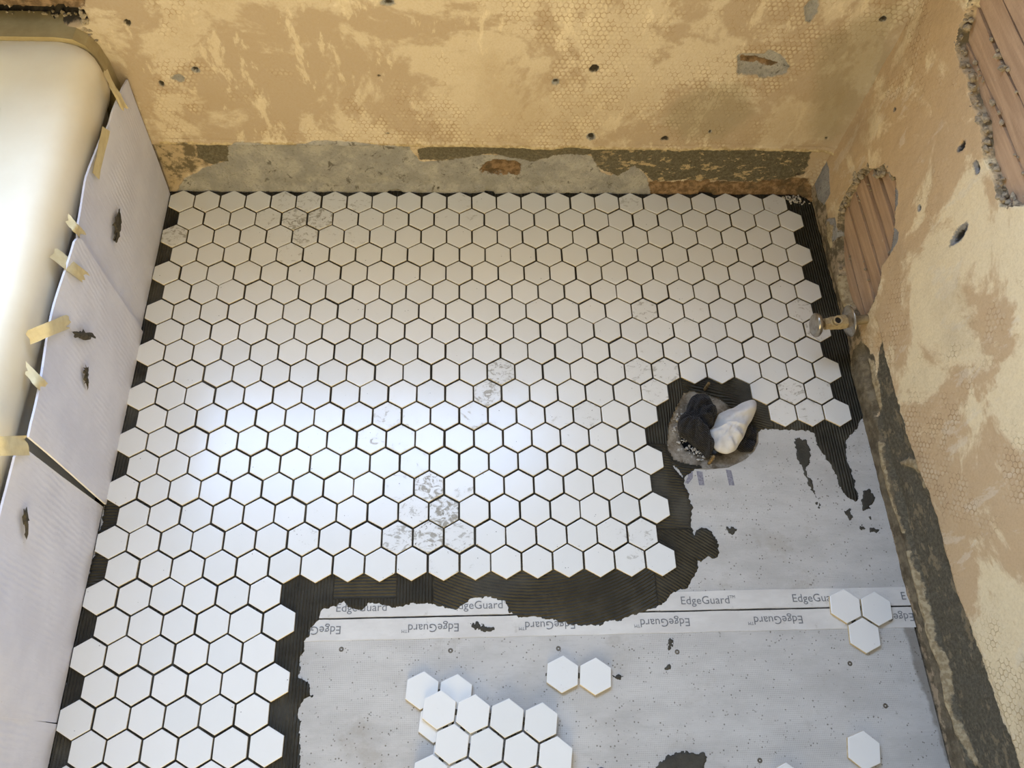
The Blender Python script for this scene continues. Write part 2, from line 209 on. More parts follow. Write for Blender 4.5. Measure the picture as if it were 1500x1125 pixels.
# ------------------------------------------------------------------ material graph helper
def srgb(r, g, b):
    return tuple(((c / 255) / 12.92 if c <= 10 else (((c / 255) + .055) / 1.055) ** 2.4) for c in (r, g, b)) + (1,)
class G:
    def __init__(s, name):
        s.m = bpy.data.materials.new(name); s.m.use_nodes = True
        s.t = s.m.node_tree; s.b = s.t.nodes['Principled BSDF']
    def n(s, kind, **kw):
        o = s.t.nodes.new(kind)
        for k, v in kw.items(): setattr(o, k, v)
        return o
    def put(s, inp, v):
        if isinstance(v, bpy.types.NodeSocket): s.t.links.new(v, inp)
        elif v is not None: inp.default_value = v
    def pos(s): return s.n('ShaderNodeNewGeometry').outputs['Position']
    def scale(s, v, k):
        o = s.n('ShaderNodeMapping'); s.put(o.inputs['Vector'], v); o.inputs['Scale'].default_value = k; return o.outputs[0]
    def noise(s, v, sc, det=4, rough=.55, dist=0.0):
        o = s.n('ShaderNodeTexNoise'); s.put(o.inputs['Vector'], v); o.inputs['Scale'].default_value = sc
        o.inputs['Detail'].default_value = det; o.inputs['Roughness'].default_value = rough; o.inputs['Distortion'].default_value = dist
        return o.outputs[0]
    def voro(s, v, sc, feat='F1', rnd=1.0):
        o = s.n('ShaderNodeTexVoronoi', feature=feat); s.put(o.inputs['Vector'], v); o.inputs['Scale'].default_value = sc
        o.inputs['Randomness'].default_value = rnd; return o.outputs['Distance']
    def math(s, op, a, b=None, clamp=False):
        o = s.n('ShaderNodeMath', operation=op, use_clamp=clamp); s.put(o.inputs[0], a); s.put(o.inputs[1], b); return o.outputs[0]
    def step(s, v, lo, hi):
        o = s.n('ShaderNodeMapRange', clamp=True); o.interpolation_type = 'SMOOTHSTEP'
        s.put(o.inputs['Value'], v); o.inputs['From Min'].default_value = lo; o.inputs['From Max'].default_value = hi
        return o.outputs[0]
    def mix(s, f, a, b, mode='MIX'):
        o = s.n('ShaderNodeMix', data_type='RGBA', blend_type=mode)
        s.put(o.inputs['Factor'], f); s.put(o.inputs[6], a); s.put(o.inputs[7], b); return o.outputs[2]
    def attr(s, name, kind='GEOMETRY'):
        o = s.n('ShaderNodeAttribute', attribute_type=kind); o.attribute_name = name; return o.outputs['Fac']
    def bump(s, h, st, dist=.002, nrm=None):
        o = s.n('ShaderNodeBump'); s.put(o.inputs['Height'], h); o.inputs['Strength'].default_value = st
        o.inputs['Distance'].default_value = dist
        if nrm is not None: s.put(o.inputs['Normal'], nrm)
        return o.outputs[0]
    def mask(s, name, amp, sc, soft=.0015, det=6):
        n = s.math('MULTIPLY', s.math('SUBTRACT', s.noise(s.pos(), sc, det, .65), .5), amp)
        return s.step(s.math('ADD', s.attr(name), n), -soft, soft)
    def out(s, col=None, rough=None, metal=None, nrm=None, spec=None, sheen=None, coat=None):
        s.put(s.b.inputs['Base Color'], col); s.put(s.b.inputs['Roughness'], rough); s.put(s.b.inputs['Metallic'], metal)
        s.put(s.b.inputs['Normal'], nrm); s.put(s.b.inputs['Specular IOR Level'], spec); s.put(s.b.inputs['Sheen Weight'], sheen)
        s.put(s.b.inputs['Coat Weight'], coat)
        return s.m

# ------------------------------------------------------------------ materials
def wall_material(name, A, B_, dx, dy, br0, br1):
    g = G(name); p = g.pos()
    big = g.noise(p, 5.5, 8, .66, .4)
    f1 = g.step(big, .465, .535)
    col = g.mix(f1, A, B_)
    # wiped vertical smears of old skim coat
    sm = g.noise(g.scale(p, (22, 22, 9)), 1.0, 8, .68, .25)
    col = g.mix(g.math('MULTIPLY', g.step(sm, .57, .63), .42), col, srgb(222, 209, 184))
    st = g.noise(p, 2.6, 5, .6)
    col = g.mix(g.math('MULTIPLY', g.step(st, .50, .66), .45), col, srgb(160, 140, 112))
    # imprint of little hexagons left by old wall covering
    sx = g.n('ShaderNodeSeparateXYZ'); g.put(sx.inputs[0], p)
    S = 1 / .0092
    def wob(k): return g.math('MULTIPLY', g.math('SUBTRACT', g.noise(g.scale(p, (1, 1, 1 + .1 * k)), 70, 2), .5), .006)
    U = g.math('MULTIPLY', g.math('ADD', sx.outputs[0 if dx else 1], wob(0)), S)
    V = g.math('MULTIPLY', g.math('ADD', sx.outputs[2], wob(1)), S * .92)
    def cell(off):
        u = g.math('ABSOLUTE', g.math('SUBTRACT', g.math('FLOORED_MODULO', g.math('ADD', U, off), 1.0), .5))
        v = g.math('ABSOLUTE', g.math('SUBTRACT', g.math('FLOORED_MODULO', g.math('ADD', V, off * 1.7320508), 1.7320508), .8660254))
        return g.math('MAXIMUM', u, g.math('ADD', g.math('MULTIPLY', u, .5), g.math('MULTIPLY', v, .8660254)))
    hexd = g.math('MINIMUM', cell(0.0), cell(0.5))
    area = g.step(g.noise(p, 4.2, 6, .7, .3), .46, .58)
    line = g.math('MULTIPLY', g.step(hexd, .40, .47), g.math('MULTIPLY', area, g.step(g.noise(p, 70, 3), .40, .56)))
    pat = line
    col = g.mix(g.math('MULTIPLY', line, .55), col, srgb(146, 116, 76))
    inn = g.math('MULTIPLY', g.step(hexd, .36, .28), g.math('MULTIPLY', area, g.step(g.noise(p, 30, 4), .46, .58)))
    col = g.mix(g.math('MULTIPLY', inn, .38), col, srgb(212, 198, 170))
    grain = g.noise(p, 260, 4, .7)
    col = g.mix(g.math('MULTIPLY', g.step(grain, .35, .75), .20), col, srgb(150, 122, 82))
    pk = g.math('MULTIPLY', g.step(g.noise(p, 95, 5, .7), .67, .72), g.step(g.noise(p, 8, 3), .5, .6))
    col = g.mix(g.math('MULTIPLY', pk, .6), col, srgb(112, 88, 56))
    dp = g.mask('damp', .05, 22, .02)
    col = g.mix(g.math('MULTIPLY', dp, .5), col, srgb(134, 124, 100))
    # base coat, scratch coat, adhesive, stains
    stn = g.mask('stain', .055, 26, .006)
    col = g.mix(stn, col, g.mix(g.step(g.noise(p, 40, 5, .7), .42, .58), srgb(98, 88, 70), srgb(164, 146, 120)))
    gn = g.noise(p, 180, 6, .75)
    gray = g.mix(g.step(g.noise(p, 22, 6, .7), .38, .66), srgb(140, 138, 135), srgb(168, 164, 158))
    gray = g.mix(g.math('MULTIPLY', g.step(gn, .52, .66), .5), gray, srgb(98, 94, 88))
    gray = g.mix(g.math('MULTIPLY', g.step(g.noise(p, 34, 8, .75, .6), .565, .63), .8), gray, srgb(84, 78, 70))
    gm = g.mask('gray', .012, 60)
    col = g.mix(gm, col, gray)
    dm = g.mask('dark', .022, 60)
    dark = g.mix(g.step(gn, .35, .7), srgb(84, 78, 64), srgb(114, 107, 90))
    fl = g.step(g.noise(g.scale(p, (1, 1, 1.7)), 42, 7, .7), .555, .60)
    dark = g.mix(g.math('MULTIPLY', fl, g.attr('flake')), dark, srgb(174, 154, 120))
    col = g.mix(dm, col, dark)
    bm_ = g.mask('brown', .028, 50)
    brn = g.mix(g.step(g.noise(p, 60, 6, .7), .4, .62), br0, br1)
    brn = g.mix(g.math('MULTIPLY', g.step(g.noise(p, 24, 6, .7), .48, .62), .7), brn, srgb(76, 66, 50))
    col = g.mix(bm_, col, brn)
    cm = g.mask('cream', .015, 80)
    col = g.mix(cm, col, g.mix(g.step(g.noise(p, 120, 4), .4, .6), srgb(182, 165, 132), srgb(152, 134, 102)))
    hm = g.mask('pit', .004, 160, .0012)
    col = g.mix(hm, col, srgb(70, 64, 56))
    rough_m = g.math('MAXIMUM', gm, dm)
    h = g.math('ADD', g.math('MULTIPLY', g.noise(p, 150, 5, .7), .6), g.math('MULTIPLY', pat, .35))
    h = g.math('ADD', h, g.math('MULTIPLY', rough_m, g.math('MULTIPLY', g.noise(p, 230, 5, .75), 3.2)))
    return g.out(col, .92, nrm=g.bump(h, .55, .003), spec=.25)
M = {}
M['wall_back'] = wall_material('old_plaster_back', srgb(166, 149, 128), srgb(190, 176, 155), True, False, srgb(98, 78, 56), srgb(142, 116, 88))
M['wall_right'] = wall_material('old_plaster_right', srgb(198, 170, 132), srgb(228, 209, 170), False, True, srgb(104, 94, 76), srgb(128, 116, 94))

def simple(name, col, rough=.6, metal=None, spec=None, var=None, sc=60, bump=0, bsc=200, sheen=None):
    g = G(name); p = g.pos(); c = col
    if var: c = g.mix(g.step(g.noise(p, sc, 6, .65), .35, .66), col, var)
    nrm = g.bump(g.noise(p, bsc, 5, .7), bump, .002) if bump else None
    return g.out(c, rough, metal, nrm, spec, sheen)
M['plain_plaster'] = simple('plain_plaster', srgb(190, 183, 168), .9, var=srgb(178, 170, 152), sc=7)
M['ceiling'] = simple('ceiling_paint', srgb(210, 204, 192), .9, var=srgb(200, 194, 180), sc=5)
M['subfloor'] = simple('subfloor_boards', srgb(96, 78, 58), .9, var=srgb(70, 56, 42), sc=20)
M['crumb'] = simple('crumbled_plaster', srgb(168, 154, 130), .95, var=srgb(122, 110, 92), sc=150, bump=.5)
M['pale_crumb'] = simple('pale_crumbs', srgb(200, 194, 184), .95, var=srgb(160, 152, 140), sc=200, bump=.4)

def lath_mat():
    g = G('lath_wood'); p = g.pos()
    gr = g.noise(g.scale(p, (40, 6, 90)), 1.0, 7, .65, .4)
    c = g.mix(g.step(gr, .32, .68), srgb(164, 134, 106), srgb(188, 157, 126))
    c = g.mix(g.math('MULTIPLY', g.step(g.noise(p, 30, 5, .7), .52, .7), .5), c, srgb(170, 140, 110))
    c = g.mix(g.math('MULTIPLY', g.step(g.noise(p, 140, 4, .7), .66, .72), .7), c, srgb(200, 186, 164))
    return g.out(c, .88, nrm=g.bump(g.math('ADD', gr, g.noise(p, 220, 4)), .4, .002), spec=.2)
M['lath'] = lath_mat()

def tile_mat():
    g = G('white_glaze'); p = g.pos()
    d = g.math('ADD', g.attr('dirt', 'OBJECT'), g.attr('dirt'))
    oi = g.n('ShaderNodeObjectInfo').outputs['Random']
    base = g.mix(oi, srgb(219, 218, 214), srgb(226, 224, 219))
    thr = g.math('SUBTRACT', g.noise(g.scale(p, (60, 85, 60)), 1.0, 7, .68, 1.2), g.math('SUBTRACT', .665, g.math('MULTIPLY', d, .175)))
    sm = g.math('MULTIPLY', g.step(thr, 0, .13), g.math('ADD', g.math('MULTIPLY', d, .52), .09))
    c = g.mix(sm, base, srgb(112, 102, 76))
    ch = g.math('SUBTRACT', g.noise(p, 190, 5, .62, .6), g.math('SUBTRACT', .755, g.math('MULTIPLY', d, .10)))
    cf = g.math('MULTIPLY', g.step(ch, 0, .03), .85)
    c = g.mix(cf, c, srgb(66, 62, 48))
    sp = g.step(g.voro(p, 95), .10, .06)
    spm = g.math('MULTIPLY', sp, g.step(g.noise(p, 30, 2), .58, .64))
    c = g.mix(g.math('MULTIPLY', spm, .8), c, srgb(70, 66, 56))
    r = g.math('ADD', .25, g.math('MULTIPLY', g.math('ADD', sm, cf), .5), True)
    return g.out(c, r, nrm=g.bump(g.noise(p, 28, 3), .035, .004), spec=.85)
M['glaze'] = tile_mat()
M['bisque'] = simple('tile_body', srgb(214, 196, 160), .85, var=srgb(188, 168, 130), sc=120)

def mortar_mat():
    g = G('grey_mortar'); p = g.pos()
    ph = g.attr('phase'); amp = g.attr('ridge')
    w = g.math('SINE', g.math('ADD', g.math('MULTIPLY', ph, 2 * math.pi / .0052), g.math('MULTIPLY', g.noise(p, 40, 3), 2.2)))
    w = g.math('MULTIPLY', g.math('ADD', g.math('MULTIPLY', w, .5), .5), amp)
    c = g.mix(g.step(g.noise(p, 25, 6, .65), .35, .68), srgb(52, 49, 40), srgb(70, 66, 55))
    c = g.mix(g.math('MULTIPLY', g.step(g.noise(p, 200, 4, .7), .68, .75), .35), c, srgb(150, 146, 132))
    h = g.math('ADD', w, g.math('MULTIPLY', g.noise(p, 240, 5, .7), .35))
    return g.out(c, g.math('ADD', .5, g.math('MULTIPLY', g.noise(p, 60), .3)), nrm=g.bump(h, 1.0, .0055), spec=.45)
M['mortar'] = mortar_mat()

def board_mat():
    g = G('cement_board'); p = g.pos()
    c = g.mix(g.step(g.noise(g.scale(p, (7, 18, 7)), 1.0, 8, .68), .35, .65), srgb(174, 170, 164), srgb(190, 186, 180))
    st = g.noise(g.scale(p, (40, 190, 40)), 1.0, 6, .7)
    c = g.mix(g.math('MULTIPLY', g.step(st, .52, .66), .30), c, srgb(166, 161, 154))
    def wave(dirn):
        o = g.n('ShaderNodeTexWave', bands_direction=dirn); g.put(o.inputs['Vector'], p)
        o.inputs['Scale'].default_value = 105; o.inputs['Distortion'].default_value = 1.2; o.inputs['Detail Scale'].default_value = .3
        return o.outputs['Fac']
    net = g.math('MAXIMUM', g.step(wave('X'), .7, 1), g.step(wave('Y'), .7, 1))
    net = g.math('MULTIPLY', net, g.step(g.noise(p, 7, 4), .38, .62))
    c = g.mix(g.math('MULTIPLY', net, .30), c, srgb(222, 219, 214))
    bl = g.noise(p, 10, 6, .7)
    c = g.mix(g.math('MULTIPLY', g.step(bl, .56, .70), .35), c, srgb(150, 140, 124))
    sp = g.math('MULTIPLY', g.step(g.voro(p, 170), .26, .14), g.step(g.noise(p, 75, 4, .6), .50, .57))
    c = g.mix(g.math('MULTIPLY', sp, .8), c, srgb(98, 92, 80))
    s2 = g.step(g.noise(p, 110, 5, .7), .655, .69)
    c = g.mix(g.math('MULTIPLY', s2, .55), c, srgb(96, 88, 72))
    wet = g.mask('damp', .03, 20, .004)
    c = g.mix(g.math('MULTIPLY', wet, .62), c, srgb(96, 88, 74))
    h = g.math('SUBTRACT', g.math('ADD', g.math('MULTIPLY', net, .5), g.noise(p, 300, 4, .7)), sp)
    return g.out(c, .82, nrm=g.bump(h, .35, .0012), spec=.3)
M['board'] = board_mat()
def strip_mat():
    g = G('board_edge_tape'); p = g.pos()
    c = g.mix(g.step(g.noise(g.scale(p, (8, 20, 8)), 1.0, 6, .65), .35, .68), srgb(196, 191, 184), srgb(211, 207, 200))
    c = g.mix(g.math('MULTIPLY', g.step(g.noise(p, 55, 6, .7), .60, .72), .35), c, srgb(140, 130, 112))
    return g.out(c, .6, nrm=g.bump(g.noise(p, 120, 3), .12, .001), spec=.4)
M['strip'] = strip_mat()
M['ink'] = simple('grey_print', srgb(104, 104, 106), .75, var=srgb(128, 126, 124), sc=300)
M['stamp'] = simple('violet_stamp_ink', srgb(112, 109, 120), .8, var=srgb(146, 143, 148), sc=260)
M['navy'] = simple('navy_stamp_ink', srgb(58, 56, 76), .8, var=srgb(84, 80, 98), sc=260)

def panel_mat():
    g = G('white_card'); p = g.pos()
    c = g.mix(g.step(g.noise(p, 14, 5, .6), .3, .7), srgb(216, 216, 228), srgb(226, 226, 237))
    c = g.mix(g.math('MULTIPLY', g.step(g.noise(p, 150, 4, .7), .69, .73), .5), c, srgb(120, 112, 100))
    a = g.noise(g.scale(p, (1, 90, 16)), 1.0, 4, .6, .5)
    w = g.n('ShaderNodeTexWave', bands_direction='Y'); g.put(w.inputs['Vector'], p)
    w.inputs['Scale'].default_value = 34; w.inputs['Distortion'].default_value = 3.5; w.inputs['Detail'].default_value = 3
    h = g.math('ADD', g.math('MULTIPLY', a, 1.0), g.math('MULTIPLY', g.math('MULTIPLY', w.outputs['Fac'], g.step(g.noise(p, 9), .45, .6)), .5))
    return g.out(c, .7, nrm=g.bump(h, .16, .003), spec=.3)
M['panel'] = panel_mat()
M['kraft'] = simple('kraft_card_edge', srgb(178, 150, 112), .9)
def tub_mat():
    g = G('tub_enamel'); p = g.pos()
    c = g.mix(g.step(g.noise(p, 8, 5, .6), .3, .7), srgb(240, 230, 206), srgb(246, 238, 216))
    sc_ = g.step(g.noise(g.scale(p, (50, 14, 50)), 1.0, 5, .7), .70, .76)
    c = g.mix(g.math('MULTIPLY', sc_, .30), c, srgb(168, 150, 112))
    return g.out(c, .38, nrm=g.bump(g.noise(p, 14, 3), .03, .004), spec=.5)
M['tub'] = tub_mat()
M['flange'] = simple('beige_tub_edge', srgb(176, 158, 116), .7, var=srgb(160, 142, 100), sc=20)  # beige tub edge, darker than the cream shell
M['tape'] = simple('masking_tape', srgb(226, 210, 164), .6, var=srgb(214, 196, 148), sc=60, bump=.15, bsc=90)
M['chrome'] = simple('dull_chrome', srgb(172, 166, 156), .28, metal=.85, var=srgb(140, 132, 120), sc=80)
M['valve_body'] = simple('paint_crusted_brass', srgb(178, 160, 124), .6, metal=.15, var=srgb(146, 126, 94), sc=110, bump=.3)
M['pipe'] = simple('weathered_pipe', srgb(150, 134, 104), .6, metal=.3, var=srgb(112, 98, 74), sc=60, bump=.3)
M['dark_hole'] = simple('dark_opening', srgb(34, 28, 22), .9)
M['brass'] = simple('tarnished_brass', srgb(138, 116, 78), .55, metal=.4, var=srgb(92, 74, 50), sc=200)
M['rust'] = simple('screw_steel', srgb(120, 112, 100), .55, metal=.5, var=srgb(86, 78, 66), sc=300)
def flange_mat():
    g = G('dusty_drain_rim'); p = g.pos()
    c = g.mix(g.step(g.noise(p, 45, 7, .7), .34, .66), srgb(112, 98, 78), srgb(168, 156, 138))
    c = g.mix(g.step(g.noise(p, 130, 5, .7), .60, .68), c, srgb(204, 198, 186))
    c = g.mix(g.math('MULTIPLY', g.step(g.noise(p, 20, 5), .55, .68), .6), c, srgb(126, 98, 62))
    return g.out(c, .95, nrm=g.bump(g.noise(p, 200, 6, .75), .8, .003))
M['drain'] = flange_mat()
def knit_mat():
    g = G('black_rib_knit'); p = g.pos()
    w = g.n('ShaderNodeTexWave', bands_direction='DIAGONAL'); g.put(w.inputs['Vector'], p)
    w.inputs['Scale'].default_value = 130; w.inputs['Distortion'].default_value = 2.0; w.inputs['Detail Scale'].default_value = .5
    c = g.mix(w.outputs['Fac'], srgb(20, 19, 20), srgb(50, 48, 48))
    wr = g.bump(g.noise(p, 75, 3, .5, 1.5), 1.0, .007)
    return g.out(c, .95, nrm=g.bump(w.outputs['Fac'], .6, .0012, wr), spec=.15, sheen=.08)
M['knit'] = knit_mat()
M['smear'] = simple('dried_mortar_smear', srgb(52, 47, 37), .85, var=srgb(84, 77, 62), sc=120, bump=.5)

def cotton_mat():
    g = G('white_cotton_rag'); p = g.pos()
    c = g.mix(g.step(g.noise(p, 40, 5), .35, .7), srgb(205, 201, 196), srgb(188, 184, 180))
    wr = g.bump(g.noise(p, 30, 2, .5, .8), .5, .004)
    return g.out(c, .9, nrm=g.bump(g.noise(p, 420, 4), .15, .001, wr), spec=.2, sheen=.1)
M['white_cloth'] = cotton_mat()

# ------------------------------------------------------------------ room shell
X0, X1, Y0, Y1, ZC = -0.76, 1.34, -2.30, 0.03, 2.65
def wall_back():
    xs = np.arange(-0.30, 1.3651, .003); zs = np.arange(-0.03, .7501, .003)
    x, z = [a.ravel() for a in np.meshgrid(xs, zs, indexing='ij')]
    edge = .134 + .004 * fbm(x, z * 0, 14, 1) + .003 * fbm(x, z * 0, 60, 2) - .004 * np.clip((x - .5) / .3, 0, 1)
    up = np.clip((z - edge) / .004, 0, 1); up = up * up * (3 - 2 * up)
    h = -.004 + .010 * up + .0022 * np.exp(-((z - edge - .006) / .005) ** 2)
    crack = np.exp(-((z - edge - .016 - .001 * fbm(x, z, 30, 3)) / .0016) ** 2) * (((x > .62) | (x < .16)) * (vnoise(x, z, 14, 2) > .3))
    h += .0022 * fbm(x, z, 9, 4) * up + .0008 * fbm(x, z, 60, 5) + .0030 * fbm(x, z, 45, 6) * (1 - up) - .0015 * crack
    h += .006 * np.clip((.018 - z) / .018, 0, 1) * (vnoise(x, z, 30, 4) > .2)            # ragged foot of the wall
    r = .045; t = np.clip(x - (X1 - r), 0, r)
    h += (r - np.sqrt(r * r - t * t * .92)) * .55
    gray = sdfs(x, z, B_GRAY); dark = sdfs(x, z, B_DARK); brown = sdfs(x, z, B_BROWN); stain = sdfs(x, z, B_STAIN); gap = sdfs(x, z, B_GAP)
    big = sdf(x, z, B_GRAY[1]); br0 = sdf(x, z, B_BROWN[0]); nt = sdf(x, z, B_GRAY[2])
    jag = .0016 * fbm(x, z, 120, 7)
    h -= .006 * np.clip((big + jag) / .003, 0, 1) + .007 * np.clip((br0 + jag) / .003, 0, 1) + .004 * np.clip((nt + jag) / .003, 0, 1)
    h -= .004 * np.clip((sdf(x, z, B_BROWN[2]) + jag) / .003, 0, 1)
    h -= .055 * np.clip((gap + 2 * jag) / .005, 0, 1) + .005 * np.clip((sdf(x, z, B_BROWN[3]) + jag) / .004, 0, 1)
    pit = np.full(x.shape, -.05); g2 = gray.copy()
    for cx, cz, rx, rz, k in B_HOLES:
        m = (abs(x - cx) < .05) & (abs(z - cz) < .05)
        q = np.sqrt(((x[m] - cx) / rx) ** 2 + ((z[m] - cz) / rz) ** 2) + .35 * fbm(x[m], z[m], 110, 3)
        s = (1 - q) * min(rx, rz)
        g2[m] = np.maximum(g2[m], s)
        pr = s - min(rx, rz) * (1 - k) * .75
        if k > 0: pit[m] = np.maximum(pit[m], pr)
        h[m] -= .0035 * np.clip(s / .003, 0, 1) + (.008 * np.clip(pr / .003, 0, 1) if k > 0 else 0)
    pit = np.maximum(pit, gap)
    cream = .0055 - np.abs(z - edge - .005)
    cream = np.where((x > .0) & (gray < .002), cream, -.05)
    at = dict(damp=sdfs(x, z, B_DAMP), gray=g2, dark=dark, brown=brown, stain=stain, cream=cream, pit=np.maximum(pit, np.where(crack > .5, .001, -.05)), flake=np.clip((x - .80) / .15, .12, 1))
    o = fast_mesh('wall_back', np.stack([x, Y1 - h, z], 1), grid_faces(len(xs), len(zs), False), M['wall_back'], at)
    tag(o, 'scarred tan plaster wall with a grey stripped band along its foot', kind='structure')
    bm = bmesh.new(); yb = .20
    box(bm, X0 - .1, -.295, Y1, yb, -.03, .75)
    box(bm, X0 - .1, X1 + .1, Y1 + .002, yb, .748, WZ0)
    box(bm, X0 - .1, WX0, Y1 + .002, yb, WZ0, WZ1)
    box(bm, WX1, X1 + .1, Y1 + .002, yb, WZ0, WZ1)
    box(bm, X0 - .1, X1 + .1, Y1 + .002, yb, WZ1, ZC)
    bm_obj('upper_plaster', bm, M['plain_plaster'], o)
    # rubble in the slot over the tub
    sp = []
    rs = np.random.RandomState(5)
    for k in range(24):
        t = rs.rand() ** .6; sp.append(((-.18 + .13 * t + .003 * rs.randn(), .046 + .010 * rs.rand(), .4045 + .003 * rs.rand()), .0014 + .0030 * rs.rand() ** 2))
    for k in range(22):
        sp.append(((-.038 + .016 * rs.rand(), .022 + .008 * rs.rand(), .372 + .065 * rs.rand()), .002 + .0042 * rs.rand()))
    tag(crumbs('plaster_rubble', sp, M['crumb'], o), kind='stuff')
    return o
def r_edge(y):
    return np.interp(-y, [-.06, .0, .10, .30, .38, .45, .60, .75, .86, .96, 1.07, 1.3], [.10, .10, .09, .09, .122, .113, .112, .130, .126, .145, .153, .16])
def wall_right():
    ys = np.arange(.075, -1.4501, -.003); zs = np.arange(-.03, .7501, .003)
    y, z = [a.ravel() for a in np.meshgrid(ys, zs, indexing='ij')]
    edge = r_edge(y) + .004 * fbm(y, z * 0, 25, 1)
    up = np.clip((z - edge) / .006, 0, 1); up = up * up * (3 - 2 * up)
    front = np.clip((-y - .36) / .05, 0, 1)
    up = up * front + (1 - front) * np.clip((z + .0) / .02, 0, 1)
    h = -.004 + .008 * up + .0028 * fbm(y, z, 8, 2) * up + .0008 * fbm(y, z, 60, 3) + .003 * fbm(y, z, 40, 5) * (1 - up)
    lo = np.clip((.040 + .006 * fbm(y, z * 0, 20, 6) - z) / .008, 0, 1) * front
    h += .009 * lo
    cream = sdfs(y, z, R_CREAM) - .0018; gray = sdfs(y, z, R_GRAY); dark = sdfs(y, z, R_DARK); nich = sdfs(y, z, R_NICHE)
    h += .0035 * np.clip((cream + .002) / .006, 0, 1)
    nn = nich + .003 * fbm(y, z, 70, 7)
    h -= .034 * np.clip(nn / .004, 0, 1)
    pit = np.full(y.shape, -.05); g2 = gray.copy()
    for cy, cz, ry, rz, k in R_HOLES:
        m = (abs(y - cy) < .05) & (abs(z - cz) < .05)
        q = np.sqrt(((y[m] - cy) / ry) ** 2 + ((z[m] - cz) / rz) ** 2) + .35 * fbm(y[m], z[m], 110, 3)
        s = (1 - q) * min(ry, rz); g2[m] = np.maximum(g2[m], s)
        pr = s - min(ry, rz) * (1 - k) * .75
        if k > 0: pit[m] = np.maximum(pit[m], pr)
        h[m] -= .0035 * np.clip(s / .003, 0, 1) + (.008 * np.clip(pr / .003, 0, 1) if k > 0 else 0)
    st = np.maximum.reduce([.035 - z - .02 * (1 - front), np.full(z.shape, -.05)])
    st = np.maximum(st, np.where(y > -.40, np.clip(.055 - z, -.05, .05), -.05))
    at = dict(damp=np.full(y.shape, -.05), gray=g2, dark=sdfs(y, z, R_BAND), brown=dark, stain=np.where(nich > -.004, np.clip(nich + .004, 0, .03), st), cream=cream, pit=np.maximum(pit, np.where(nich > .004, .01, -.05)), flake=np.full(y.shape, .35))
    o = fast_mesh('wall_right', np.stack([X1 - h, y, z], 1), grid_faces(len(ys), len(zs), False), M['wall_right'], at)
    tag(o, 'tan plaster wall with broken patches of bare wooden lath', kind='structure')
    bm = bmesh.new()
    box(bm, X1 + .003, X1 + .14, -1.44, .2, .745, ZC)
    box(bm, X1 + .003, X1 + .14, Y0 - .1, -1.44, -.03, ZC)
    bm_obj('upper_plaster', bm, M['plain_plaster'], o)
    # laths, one by one
    rs = np.random.RandomState(9)
    for base, n, ya, yb in ((.0725 - .042, 7, .0, -.42), (.489, 7, -.03, -.75)):
        for k in range(n):
            z0 = base + k * .0418 + .0006 * rs.randn(); z1 = z0 + .0382 + .0005 * rs.randn()
            xx = 1.3505 + .0012 * rs.randn(); tl = .0012 * rs.randn()
            V = []; nseg = 8
            for q in range(nseg + 1):
                yy = ya + (yb - ya) * q / nseg; w0 = .0008 * rs.randn(); w1 = .0008 * rs.randn(); xo = .0007 * rs.randn()
                V += [(xx + xo + tl, yy, z0 + w0), (xx + xo - tl, yy, z1 + w1), (xx + xo + .007, yy, z1 + w1), (xx + xo + .007, yy, z0 + w0)]
            Fc = [(0, 1, 2, 3), tuple(4 * nseg + i for i in (3, 2, 1, 0))]
            for q in range(nseg):
                a = 4 * q; b = a + 4
                for i in range(4): Fc.append((a + i, b + i, b + (i + 1) % 4, a + (i + 1) % 4))
            mesh_obj('lath', V, Fc, M['lath'], o)
    sp = []
    def along(poly, a, b, n, r, out=0.0):
        for k in range(n):
            t = a + (b - a) * rs.rand(); i = int(t) % len(poly); j = (i + 1) % len(poly); f = t - int(t)
            yy = poly[i][0] + (poly[j][0] - poly[i][0]) * f; zz = poly[i][1] + (poly[j][1] - poly[i][1]) * f
            sp.append(((1.3375 + .010 * rs.rand(), yy + .004 * rs.randn(), zz + .004 * rs.randn()), r * (.45 + 1.5 * rs.rand() ** 2)))
    along(R_NICHE[0], 0, 8, 70, .0045); along(R_NICHE[0], 17, 24.9, 20, .002)
    along(R_NICHE[1], 0, 14, 120, .0033); along(R_NICHE[1], 13, 15, 10, .003)
    for k in range(26):                                   # plaster keys squeezed between the laths
        zz = (.5305, .5723)[k % 2]
        sp.append(((1.349, -.17 - .25 * rs.rand(), zz + .002 * rs.randn()), .002 + .004 * rs.rand() ** 2))
    for k in range(14):
        zz = (.0725, .114, .155, .199)[k % 4]
        sp.append(((1.349, -.1 - .2 * rs.rand(), zz + .001 * rs.randn()), .0012 + .0022 * rs.rand()))
    tag(crumbs('plaster_crumbs', sp, M['crumb'], o, 21), kind='stuff')
    return o
wb = wall_back()
wr = wall_right()
bm = bmesh.new(); box(bm, X0 - .12, X0, Y0 - .1, .2, -.03, ZC)
tag(bm_obj('wall_left', bm, M['plain_plaster']), 'plain tan plaster wall behind the bathtub', kind='structure')
bm = bmesh.new(); box(bm, X0 - .12, DX0, Y0 - .12, Y0, -.03, ZC); box(bm, DX1, X1 + .14, Y0 - .12, Y0, -.03, ZC); box(bm, DX0, DX1, Y0 - .12, Y0, DZ1, ZC); box(bm, DX0, DX1, Y0 - .12, Y0 - .05, -.03, DZ1)
tag(bm_obj('wall_front', bm, M['plain_plaster']), 'plain tan plaster wall behind the photographer', kind='structure')
bm = bmesh.new(); box(bm, X0 - .12, X1 + .14, Y0 - .12, .2, ZC, ZC + .1)
tag(bm_obj('ceiling', bm, M['ceiling']), 'plain pale ceiling above the bathroom', kind='structure')
win = empty('window_1', ((WX0 + WX1) / 2, .17, WZ0))
tag(win, 'window opening with a pale frame in the back wall', kind='structure')
